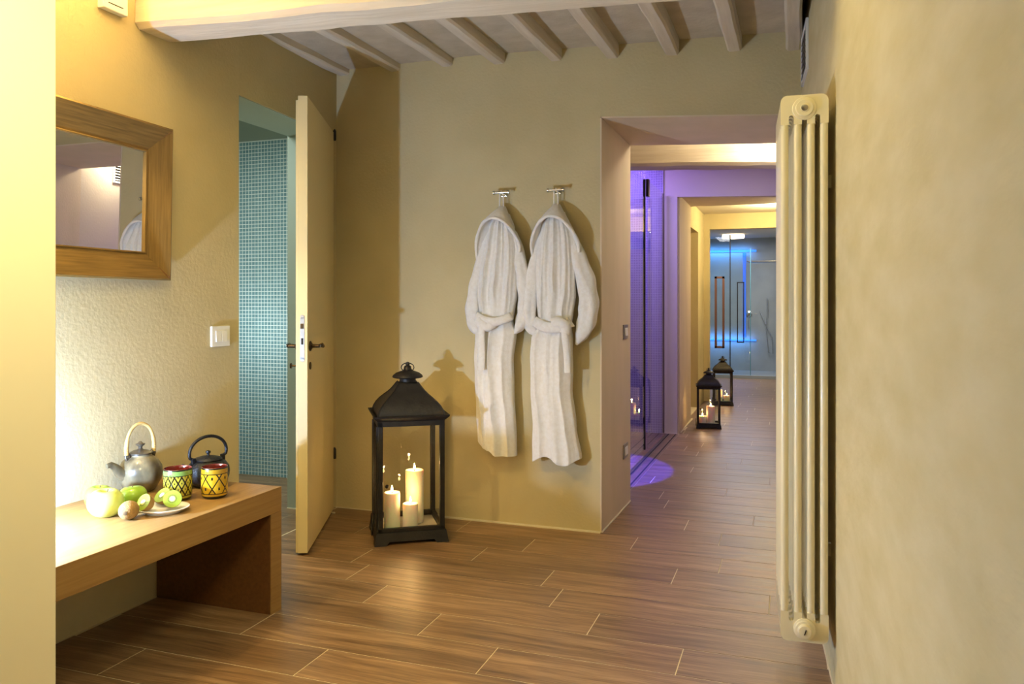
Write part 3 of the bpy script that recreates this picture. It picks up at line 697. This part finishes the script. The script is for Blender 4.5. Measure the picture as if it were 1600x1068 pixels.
# ---------------------------------------------------------------- lanterns and candles
def lantern(x, y, rz, sc, label, group=None):
    t = thing('lantern', label, 'lantern', (x, y, 0), rz, group)
    def Pt(b, name, m, parent=t, **k):
        for i, v in enumerate(b.v): b.v[i] = (v[0]*sc*.97, v[1]*sc*.97, v[2]*sc*.972)
        return b.obj(name, m, parent, **k)
    w = .172
    # plinth with cut-out feet
    b = MB()
    for s_ in (0, 1, 2, 3):
        R_ = Matrix.Rotation(s_*PI/2, 3, 'Z')
        pr = [(-.19, 0), (-.13, 0), (-.115, .018), (.115, .018), (.13, 0), (.19, 0), (.182, .045), (.178, .062), (-.178, .062), (-.182, .045)]
        n = len(pr); vs = []
        for yy in (-1, 1):
            for (u, z) in pr:
                d = .19-(.19-.178)*min(1, z/.062) if yy < 0 else .165
                vs.append(tuple(R_ @ Vector((u if yy < 0 else max(-.165, min(.165, u)), -d, z))))
        b.add(vs, [tuple(range(n)), tuple(reversed(range(n, 2*n)))]+[(i, (i+1) % n, n+(i+1) % n, n+i) for i in range(n)])
    Pt(b, 'plinth', M_black)
    b = MB().box(-.172, .172, -.172, .172, .040, .052); Pt(b, 'base_plate', mat('limed_tray', 'cfc4ae', .8))
    b = MB()
    for s_ in range(4):
        R_ = Matrix.Rotation(s_*PI/2, 3, 'Z'); q = MB(); q.box(-w, w, -w, -w+.022, .055, .082); b.add([tuple(R_ @ Vector(v)) for v in q.v], q.f)
    Pt(b, 'bottom_rail', M_black, bevel=.002)
    b = MB()
    for s_ in range(4):
        R_ = Matrix.Rotation(s_*PI/2, 3, 'Z'); q = MB(); q.box(-w, w, -w, -w+.022, .600, .632); b.add([tuple(R_ @ Vector(v)) for v in q.v], q.f)
    Pt(b, 'top_rail', M_black, bevel=.002)
    for sx in (-1, 1):
        for sy in (-1, 1):
            b = MB(); b.box(min(sx*w, sx*(w-.026)), max(sx*w, sx*(w-.026)), min(sy*w, sy*(w-.026)), max(sy*w, sy*(w-.026)), .06, .625)
            Pt(b, 'post', M_black, bevel=.003)
    for s_ in range(4):
        b = MB(); b.box(-w+.026, w-.026, -w+.010, -w+.013, .082, .600)
        o = Pt(b, 'glass_pane', M_glass); o.rotation_euler.z = s_*PI/2
    # door stile and latch on the left face
    b = MB(); b.box(-w-.006, -w+.004, -w+.03, -w+.055, .085, .598).box(-w-.006, -w+.004, w-.055, w-.03, .085, .598); dr = Pt(b, 'door_frame', M_black, bevel=.002)
    b = MB(); b.lathe([(.008, 0), (.010, -.008), (.006, -.014)], 12, (-w+.045, -w, .30), 'y'); Pt(b, 'latch', M_black, smooth=True)
    b = MB(); b.tube([(-w-.022, -w+.10+.045*math.cos(a), .085+.055*math.sin(a)) for a in [2*PI*i/18 for i in range(18)]], .004, 6, closed=True); Pt(b, 'side_ring', M_black, smooth=True)
    # eaves
    b = MB(); P = []
    def ring(h, z):
        r = []
        for (a, c) in ((-1, -1), (1, -1), (1, 1), (-1, 1)): r.append((a*h, c*h, z))
        return r
    for h, z in ((.165, .622), (.172, .626), (.193, .646), (.196, .655), (.190, .655), (.172, .640), (.168, .640)): P.append(ring(h, z))
    b.grid(P, True); b.f.append((0, 1, 2, 3)); b.m.append(0); k0 = len(P)*4-4; b.f.append((k0, k0+1, k0+2, k0+3)); b.m.append(0)
    Pt(b, 'eaves', M_black)
    # ogee roof
    prof = [(.172, .640), (.172, .652), (.166, .672), (.154, .695), (.137, .716), (.117, .735), (.096, .753), (.078, .772), (.064, .791), (.054, .806), (.048, .812)]
    b = MB(); P = [ring(h, z) for h, z in prof]; b.grid(P, True); k0 = len(P)*4-4; b.f.append((k0, k0+1, k0+2, k0+3)); b.m.append(0)
    Pt(b, 'roof', M_black, smooth=True, angle=50)
    for a, c in ((-1, -1), (1, -1), (1, 1), (-1, 1)):
        b = MB(); b.tube([(a*h, c*h, z) for h, z in prof[1:]], .0035, 6); Pt(b, 'roof_ridge', M_black, smooth=True)
    b = MB(); b.lathe([(.045, .810), (.043, .815), (.043, .832), (.046, .836)], 32)
    nk = Pt(b, 'neck', M_black, smooth=True)
    b = MB(); b.lathe([(.044, .832), (.074, .833), (.082, .838), (.078, .847), (.062, .860), (.040, .868), (.026, .872), (.021, .880), (.019, .893), (.012, .898)], 40); cp = Pt(b, 'cap', M_black, smooth=True, angle=50)
    b = MB(); b.lathe([(.006, .895), (.011, .902), (.012, .908), (.009, .915), (.001, .918)], 16); Pt(b, 'finial', M_black, cp, smooth=True)
    b = MB(); b.tube([(.034*math.cos(a), .012*math.sin(a), .888+.022*math.sin(a)) for a in [2*PI*i/24 for i in range(24)]], .0028, 6, closed=True); Pt(b, 'carry_ring', M_black, cp, smooth=True)
    return t
def candle(L, u, v, r, h, label, sc=1, power=.7, group='lit pillar candles in the lanterns'):
    rz = L.rotation_euler.z; c, s_ = math.cos(rz), math.sin(rz); z0 = .052*sc
    x = L.location.x+(u*c-v*s_)*sc; y = L.location.y+(u*s_+v*c)*sc; r *= sc; h *= sc
    t = thing('pillar_candle', label, 'candle', (x, y, z0+.0005), 0, group)
    b = MB(); b.lathe([(r*.98, 0), (r, .003*sc), (r, h-.008*sc), (r*.97, h-.002*sc), (r*.85, h), (r*.45, h-.006*sc), (.0005, h-.007*sc)], 40, cap=False)
    b.f.append(tuple(reversed(range(40)))); b.m.append(0)
    b.obj('wax', M_wax, t, smooth=True, angle=50)
    b = MB(); b.tube([(0, 0, h-.007*sc), (.0005, 0, h+.006*sc)], .0014, 6); b.obj('wick', M_wick, t)
    fh = .030 if sc > .9 else .024
    b = MB(); b.lathe([(.0008, 0), (.0042, fh*.12), (.0055, fh*.3), (.0045, fh*.55), (.0022, fh*.8), (.0004, fh)], 14, (0, 0, h+.003*sc)); b.obj('flame', M_flame, t, smooth=True, angle=180)
    light('candle_light', 'POINT', (x, y, z0+h+.036*max(sc, .8)), power, (1, .58, .22), .006)
LR = math.atan2(.171, .326)
L1 = lantern(-1.886, 3.700, LR+.11, 1.0, 'large black metal lantern on the floor between the door and the bathrobes')
candle(L1, -.088, -.075, .0405, .188, 'medium ivory candle, left of the three in the large lantern')
candle(L1, .040, .035, .0475, .272, 'tallest ivory candle at the back of the large lantern')
candle(L1, .002, -.098, .0385, .132, 'shortest ivory candle at the front of the large lantern')
L2 = lantern(-.770, 7.83, .12, .64, 'smaller dark lantern on the corridor floor, front one of the two', 'small lanterns down the corridor')
candle(L2, .03, -.02, .062, .27, 'taller white candle in the front corridor lantern', .64, .35)
candle(L2, -.09, -.02, .055, .12, 'low white candle in the front corridor lantern', .64, .35)
L3 = lantern(-.785, 9.62, .15, .64, 'smaller dark lantern standing behind the other one near the glass shower', 'small lanterns down the corridor')
candle(L3, -.06, .0, .055, .22, 'taller candle in the rear corridor lantern', .64, .3)
candle(L3, .07, -.03, .055, .12, 'low candle in the rear corridor lantern', .64, .3)

# ---------------------------------------------------------------- bathrobes
def interp(rows, q):
    for i in range(len(rows)-1):
        if rows[i][0] <= q <= rows[i+1][0] or i == len(rows)-2:
            a, b = rows[i], rows[i+1]; k = (q-a[0])/(b[0]-a[0]); k = max(0, min(1, k)); k = k*k*(3-2*k)*.5+k*.5
            return [a[j]+(b[j]-a[j])*k for j in range(len(a))]
def robe(hx, hz, px0, pz0, body, sl, sr, hood, belt, hem, label, seed, wy=4.06):
    """outline given in a local drawing frame; 1 unit = 3.5 mm; origin at the hook"""
    KX, KZ = .00355, .00337
    t = thing('bathrobe', label, 'bathrobe', (hx, wy, hz), 0)
    X = lambda p: (p-px0)*KX
    Z = lambda p: -(p-pz0)*KZ
    rnd = random.Random(seed)
    waves = [(rnd.uniform(4.5, 6), rnd.uniform(0, 6), .010), (rnd.uniform(10, 13), rnd.uniform(0, 6), .0042), (rnd.uniform(17, 21), rnd.uniform(0, 6), .0015)]
    u0 = -.45 if seed == 3 else .06
    q0, q1 = body[0][0], body[-1][0]; NR, NA = 110, 120; P = []
    for i in range(NR+1):
        q = q0+(q1-q0)*i/NR; _, xl, xr_, dep, amp = interp(body, q); cx = (xl+xr_)/2; hw = (xr_-xl)/2*KX
        fl_ = max(0, (i/NR-.93)/.07)
        row = []
        for j in range(NA):
            a = 2*PI*j/NA; ca, sa = math.cos(a), math.sin(a)
            u = math.copysign(abs(ca)**.8, ca); v = math.copysign(abs(sa)**.7, sa)
            f = 0
            if v < 0 or True:
                for (fr, ph, am) in waves:
                    w_ = math.sin(fr*u+ph+.35*math.sin(q*.02+ph)); f += am*(1-2*abs(w_)**.7)*(1 if fr < 9 else max(.12, min(1, (q0+175-q)/60)))
            f *= amp*(1 if v < 0 else .4)
            lo = max(0, min(1, (q-q0-180)/25))
            k_ = max(0, min(1, (u-u0)/.07)); f += lo*.016*(k_*k_*(3-2*k_))*max(0, 1-max(0, u-u0)/1.1)
            n_ = noise.noise(Vector((u*3, v*2+seed, q*.035)))*.006*amp
            x = X(cx)+u*hw+noise.noise(Vector((seed, v, q*.03)))*.004
            y = -.012-dep+v*dep*(1) - (f+n_)*(-v if v < 0 else .3) 
            z = Z(q)
            z -= hem(u)*KZ*max(0, (i/NR-.55)/.45)**1.5
            row.append((x, y, z))
        P.append(row)
    b = MB(); b.grid(P, True)
    # rolled hem and closed underside
    last = [(x*.985+X((body[-1][1]+body[-1][2])/2)*.015, y*.97-.002, z-.004) for x, y, z in P[-1]]; ins = [(x*.93+X((body[-1][1]+body[-1][2])/2)*.07, (y+.012+body[-1][3])*.75-.012-body[-1][3], z+.02) for x, y, z in P[-1]]
    o = len(b.v); b.grid([P[-1], last, ins], True); nn = len(b.v); b.f.append(tuple(range(nn-NA, nn))); b.m.append(0)
    b.obj('robe_body', M_terry, t, smooth=True, angle=80)
    # sleeves
    for sd, path in enumerate((sl, sr)):
        pts = []; rad = []; n = 44
        for i in range(n+1):
            q = (len(path)-1)*i/n; k = min(len(path)-2, int(q)); f = q-k
            def cr(j): return path[max(0, min(len(path)-1, j))]
            p0, p1, p2, p3 = cr(k-1), cr(k), cr(k+1), cr(k+2)
            c = [.5*(2*p1[m]+(-p0[m]+p2[m])*f+(2*p0[m]-5*p1[m]+4*p2[m]-p3[m])*f*f+(-p0[m]+3*p1[m]-3*p2[m]+p3[m])*f**3) for m in range(4)]
            pts.append(Vector((X(c[0]), -c[3], Z(c[1])))); rad.append(c[2]*KX)
        seg = 28; P = []
        for i, p in enumerate(pts):
            tg = (pts[min(n, i+1)]-pts[max(0, i-1)]).normalized(); side = tg.cross(Vector((0, 1, 0))).normalized(); fw = Vector((0, 1, 0))
            row = []
            for j in range(seg):
                a = 2*PI*j/seg
                wv = 1+.26*noise.noise(Vector((math.cos(a)*1.6+seed, math.sin(a)*1.6+sd*5, i*.13)))+.07*math.sin(3*a+i*.12)+.07*math.sin(i*.75+math.sin(a)*2.5)*(.4+.6*min(1, i/n*1.5))
                e_ = .25+.75*min(1, min(i, n-i)/4)
                row.append(p+side*math.cos(a)*rad[i]*wv*e_+fw*math.sin(a)*rad[i]*.85*wv*e_)
            P.append([tuple(v) for v in row])
        b = MB(); b.grid(P, True); b.f += [tuple(range(seg)), tuple(range(n*seg, n*seg+seg))]; b.m += [0, 0]
        b.obj('sleeve', M_terry, t, smooth=True, angle=80)
    # hood: a draped cone ending in a rolled rim
    ap, rim = hood; m = len(rim); NU = 40; rimp = []
    for i in range(NU+1):
        q = (m-1)*i/NU; k = min(m-2, int(q)); f = q-k
        def cr(j): return rim[max(0, min(m-1, j))]
        p0, p1, p2, p3 = cr(k-1), cr(k), cr(k+1), cr(k+2)
        c = [.5*(2*p1[w]+(-p0[w]+p2[w])*f+(2*p0[w]-5*p1[w]+4*p2[w]-p3[w])*f*f+(-p0[w]+3*p1[w]-3*p2[w]+p3[w])*f**3) for w in range(3)]
        rimp.append(Vector((X(c[0]), -c[2], Z(c[1]))))
    P = []; NV = 16
    for k in range(NV+1):
        s_ = k/NV; row = []
        for i, r in enumerate(rimp):
            g = i/NU*2-1
            a0 = Vector((X(ap[0])+g*.017, -.035-.008*(1-g*g), Z(ap[1])))
            p = a0.lerp(r, s_); bulge = math.sin(PI*s_)*.010
            p.y -= bulge*(1-g*g)+.003*math.sin(g*9+seed)*s_*(1-s_)*4
            p.x += g*bulge*.3
            row.append(tuple(p))
        P.append(row)
    # sides wrap back towards the wall
    for k in range(NV+1):
        L_, R_ = Vector(P[k][0]), Vector(P[k][-1])
        P[k] = [(L_.x+.010, -.012, L_.z), (L_.x+.002, -.03+L_.y*.3, L_.z)]+P[k]+[(R_.x-.002, -.03+R_.y*.3, R_.z), (R_.x-.010, -.012, R_.z)]
    b = MB(); b.grid(P); o = b.obj('hood', M_terry, t, smooth=True, angle=80)
    sm = o.modifiers.new('thick', 'SOLIDIFY'); sm.thickness = .006; sm.offset = 1
    b = MB(); b.tube([tuple(p) for p in rimp], [.0085+.001*math.sin(i*.9) for i in range(NU+1)], 12); b.obj('hood_rim', M_terry, t, smooth=True, angle=80)
    b = MB(); b.tube([(X(ap[0])-.012, -.045, Z(ap[1])-.008), (X(ap[0])-.010, -.048, .018), (X(ap[0]), -.05, .034), (X(ap[0])+.010, -.048, .018), (X(ap[0])+.012, -.045, Z(ap[1])-.008)], .0035, 8); b.obj('hanging_loop', M_terry, t, smooth=True)
    # belt
    for path in belt:
        w_, fl_ = path[0]
        b = MB(); pts = [(X(x), -y-(.006 if w_ > 7 or len(path) < 6 else .020), Z(z)) for x, z, y in path[1:]]
        fine = []
        for i in range(len(pts)-1):
            for k in range(6): fine.append(Vector(pts[i]).lerp(Vector(pts[i+1]), k/6))
        fine.append(Vector(pts[-1]))
        for _ in range(4): fine = [fine[0]]+[(fine[i-1]+fine[i]*2+fine[i+1])/4 for i in range(1, len(fine)-1)]+[fine[-1]]
        nf = len(fine); P = []
        for i, p in enumerate(fine):
            tg = (fine[min(nf-1, i+1)]-fine[max(0, i-1)]).normalized(); side = tg.cross(Vector((0, 1, 0))).normalized()
            ww = w_*KX*(1+.1*noise.noise(Vector((i*.35, seed, w_))))
            P.append([tuple(p+side*math.cos(a)*ww+Vector((0, 1, 0))*math.sin(a)*ww*fl_) for a in [2*PI*j/14 for j in range(14)]])
        b.grid(P, True); b.f += [tuple(range(14)), tuple(range((nf-1)*14, nf*14))]; b.m += [0, 0]
        b.obj('belt', M_terry, t, smooth=True, angle=80)
    return t
robe(-1.483, 1.765, 786, 303, 
     [(330, 774, 798, .028, .5), (350, 767, 806, .040, .9), (380, 760, 811, .048, 1.1), (420, 753, 814, .052, 1.25), (460, 750, 812, .052, 1.3), (488, 753, 808, .050, 1), (500, 755, 805, .048, .7), (520, 746, 811, .050, .9), (560, 744, 806, .050, 1.1), (610, 746, 807, .052, 1.1), (660, 748, 810, .052, 1.2), (704, 750, 812, .052, 1.2)],
     [(772, 350, 5, .05), (762, 378, 8, .05), (751, 415, 9.5, .055), (744, 450, 10.5, .058), (741, 482, 10.5, .062), (745, 508, 9.5, .066), (755, 524, 6, .072)],
     [(800, 350, 5, .05), (809, 378, 8, .05), (818, 415, 9.5, .055), (824, 450, 10.5, .058), (825, 480, 10.5, .062), (820, 502, 9, .07), (810, 520, 6, .075)],
     ((786, 318), [(751, 412, .060), (749, 388, .085), (753, 366, .105), (763, 346, .118), (778, 338, .124), (795, 343, .122), (810, 360, .112), (819, 378, .098), (818, 392, .085)]),
     [[(6.5, .6), (752, 492, .09), (768, 500, .112), (785, 502, .118), (800, 497, .108), (808, 492, .085)],
      [(8, .8), (756, 497, .112), (764, 507, .128), (774, 509, .126), (781, 502, .118)],
      [(5.5, .4), (765, 508, .140), (764, 530, .140), (765, 555, .138), (764, 577, .136)]],
     lambda u: 8*(1 if u > -.3 else 0)*min(1, (u+.3)*2.5)-14*max(0, -u-.45)*1.5, 'white hooded bathrobe hanging on the hook nearer the lantern', 3)
robe(-1.178, 1.765, 871, 303,
     [(330, 857, 884, .028, .5), (350, 850, 893, .040, .9), (380, 845, 900, .048, 1.0), (420, 842, 902, .052, 1.1), (460, 843, 902, .052, 1.2), (492, 845, 898, .050, 1), (506, 846, 896, .048, .7), (525, 835, 898, .050, .9), (560, 833, 898, .050, 1.0), (610, 834, 897, .052, 1.0), (660, 837, 903, .053, 1.1), (714, 837, 911, .055, 1.1)],
     [(856, 350, 5, .05), (848, 378, 8, .05), (839, 415, 9.5, .055), (833, 450, 10.5, .058), (831, 482, 10.5, .060), (834, 506, 9.5, .066), (844, 524, 6, .07)],
     [(886, 350, 5, .05), (897, 378, 9, .05), (909, 415, 12, .055), (919, 450, 14, .058), (922, 482, 15, .062), (917, 508, 13, .066), (904, 536, 7, .07)],
     ((871, 318), [(838, 402, .060), (836, 382, .085), (842, 362, .105), (853, 345, .118), (868, 338, .124), (884, 343, .122), (898, 358, .112), (908, 376, .098), (909, 394, .085)]),
     [[(8, .5), (842, 500, .09), (858, 508, .115), (872, 510, .120), (888, 508, .115), (898, 500, .088)],
      [(8, .8), (872, 502, .12), (884, 500, .130), (894, 508, .126), (890, 518, .118)],
      [(4.8, .4), (890, 508, .138), (893, 535, .130), (895, 560, .124), (895, 578, .120)]],
     lambda u: 6*math.sin(u*4), 'white hooded bathrobe hanging on the hook nearer the doorway', 11)
for i, (x, lab) in enumerate(((-1.483, 'chrome wall hook holding the bathrobe nearer the lantern'), (-1.178, 'chrome wall hook holding the bathrobe nearer the doorway'))):
    t = thing('robe_hook', lab, 'hook', (x, 4.06, 1.79), 0, None)
    b = MB(); b.box(-.016, .016, -.010, 0, -.016, .016); b.obj('wall_plate', M_chrome, t, bevel=.002)
    b = MB(); b.tube([(0, -.008, 0), (0, -.052, 0)], .007, 10); b.obj('arm', M_chrome, t, smooth=True)
    b = MB(); b.tube([(-.036, -.052, .0), (.036, -.052, .0)], .0055, 10); cb = b.obj('cross_bar', M_chrome, t, smooth=True)
    for sx in (-1, 1):
        b = MB(); b.lathe([(.009, sx*.036), (.011, sx*.038), (.011, sx*.046), (.009, sx*.048)], 16, (0, -.052, 0), 'x'); b.obj('end_knob', M_chrome, cb, smooth=True)

# ---------------------------------------------------------------- corridor shower screens and tracks
for (x, w) in ((-1.072, .012), (-1.010, .012)):
    b = MB(); b.box(x-w/2, x+w/2, 4.78, 7.31, -.002, .001); b.obj('floor_slot', M_slot, floor)
b = MB(); b.box(-1.064, -1.016, 4.78, 7.31, -.005, .0008).box(-1.004, -.985, 4.78, 7.31, -.005, .0008); b.obj('floor_track', M_plank, floor)
b = MB(); b.box(-1.100, -1.078, 4.78, 7.31, -.002, .0012).box(-1.066, -1.060, 4.78, 7.31, -.002, .0016); b.obj('track_edge', M_rail, floor)
def pane(x, y0, y1, z1, label):
    t = thing('glass_screen', label, 'shower screen', (x, y0, .012), 0)
    b = MB(); b.box(-.004, .004, 0, y1-y0, 0, z1-.012); b.obj('glass_pane', M_glassg, t)
    return t
p1 = pane(-1.135, 4.80, 6.40, 2.19, 'clear sliding glass screen beside the violet light pool')
b = MB(); b.box(-.009, .009, 1.585, 1.603, 0, 2.178); b.obj('edge_seal', M_slot, p1)
p2 = pane(-1.12, 6.44, 7.29, 2.19, 'clear glass screen fixed against the lilac mosaic wall')
b = MB(); b.box(-.010, .010, .835, .850, 0, 2.178); b.obj('wall_profile', M_rail, p2)
for i, (x, y) in enumerate(((-1.135, 4.87), (-1.12, 6.475))):
    b = MB(); b.box(x-.012, x+.012, y-.03, y+.03, 2.06, 2.20); b.obj('glass_clamp', M_bronze, p1 if i == 0 else p2)
    o = COL.objects[-1] if False else None
for pp in (p1, p2):
    for c in pp.children:
        if c.name.startswith('glass_clamp'): c.location = (-pp.location.x, -pp.location.y, -pp.location.z)

# ---------------------------------------------------------------- far shower
t = thing('shower_cabin', 'glass shower cabin with blue light lines at the corridor end', 'shower', (-.95, 13.05, .05))
b = MB(); b.box(-.5, -.0, -.004, .004, 0, 2.2); b.obj('glass_panel', M_glassg, t)
b = MB(); b.box(.01, .31, -.004, .004, 0, 2.0); b.obj('glass_panel', M_glassg, t)
b = MB(); b.box(-.008, .008, -.008, .008, 0, 2.22); b.obj('centre_seal', M_slot, t)
b = MB(); b.box(.305, .315, -.006, .006, 0, 2.0); b.obj('glass_edge', mat('green_glass_edge', '5a8a90', .2), t)
def loop(x0, x1, z0, z1, y, m, r=.014, d=.03):
    b = MB(); b.box(x0, x0+r*2, y-d, y, z0, z1).box(x1-r*2, x1, y-d, y, z0, z1).box(x0, x1, y-d, y, z0, z0+r*2).box(x0, x1, y-d, y, z1-r*2, z1)
    return b
loop(-.235, -.085, .42, 1.56, -.006, M_walnut, .016, .05).obj('door_handle', M_walnut, t)
loop(.105, .215, .51, 1.47, -.006, M_steel, .008, .02).obj('door_handle', M_slot, t)
t = thing('light_line', 'blue glowing light line high across the glass shower', 'light', (-.95, 14.195, 2.08), 0, None)
b = MB(); b.box(-1.0, .35, -.03, 0, -.018, .018); b.obj('strip', M_blue, t)
t = thing('light_line', 'blue glowing light line low across the glass shower', 'light', (-.95, 14.195, .55), 0, None)
b = MB(); b.box(-1.0, .35, -.03, 0, -.012, .012); b.obj('strip', M_blue, t)
t = thing('light_line', 'upright blue light line behind the framed shower handle', 'light', (-.80, 14.195, .55), 0, None)
b = MB(); b.box(-.02, .03, -.03, 0, .05, 1.5); b.obj('strip', M_blues, t)
light('blue_wash_high', 'AREA', (-1.3, 14.08, 2.08), 5, (.08, .36, 1), 1.2, .05, aim=(-1.3, 14.2, 2.0))
light('blue_wash_low', 'AREA', (-1.3, 14.05, .58), 4, (.08, .36, 1), 1.2, .05, aim=(-1.3, 14.2, .5))
light('blue_room', 'POINT', (-1.3, 13.7, 1.6), 2.5, (.15, .5, 1), .1)
t = thing('shower_valve', 'round chrome shower valve with hose behind the glass shower', 'shower valve', (-.72, 14.2, 1.0))
b = MB(); b.lathe([(.05, 0), (.05, -.02), (.025, -.03), (.02, -.06)], 20, (0, 0, 0), 'y'); b.obj('valve', M_chrome, t, smooth=True)
b = MB(); b.tube([(0, -.03, -.03), (-.01, -.04, -.15), (.0, -.04, -.25)], .007, 8); b.obj('hose', M_chrome, t, smooth=True)
t = thing('hand_shower', 'slim chrome hand shower and looped hose on the grey slab wall', 'hand shower', (-.42, 14.19, 1.05))
b = MB(); b.box(-.012, .012, -.03, 0, -.02, .20); b.obj('holder', M_chrome, t, bevel=.003)
b = MB(); b.tube([(0, -.05, .22), (0, -.05, -.05), (-.02, -.05, -.3), (.02, -.05, -.7), (.09, -.05, -.72), (.08, -.05, -.45), (-.02, -.04, -.25), (-.12, -.02, .0)], .008, 8); b.obj('hose', M_chrome, t, smooth=True)
t = thing('towel_rail', 'thin horizontal chrome rail high on the grey slab wall', 'rail', (-.45, 14.2, 1.90))
b = MB(); b.box(-.3, .6, -.05, -.03, -.01, .01); b.obj('bar', M_chrome, t)
b = MB(); b.box(-.28, -.26, -.04, 0, -.01, .01).box(.5, .52, -.04, 0, -.01, .01); b.obj('bracket', M_chrome, t)
t = thing('ceiling_lamp', 'flat warm oval ceiling light reflected above the glass shower', 'lamp', (-.92, 13.3, 2.17))
b = MB(); b.lathe([(.001, .13), (.17, .13), (.18, .09), (.17, .06), (.001, .05)], 32, sy=.6); b.obj('diffuser', M_lampw, t, smooth=True)
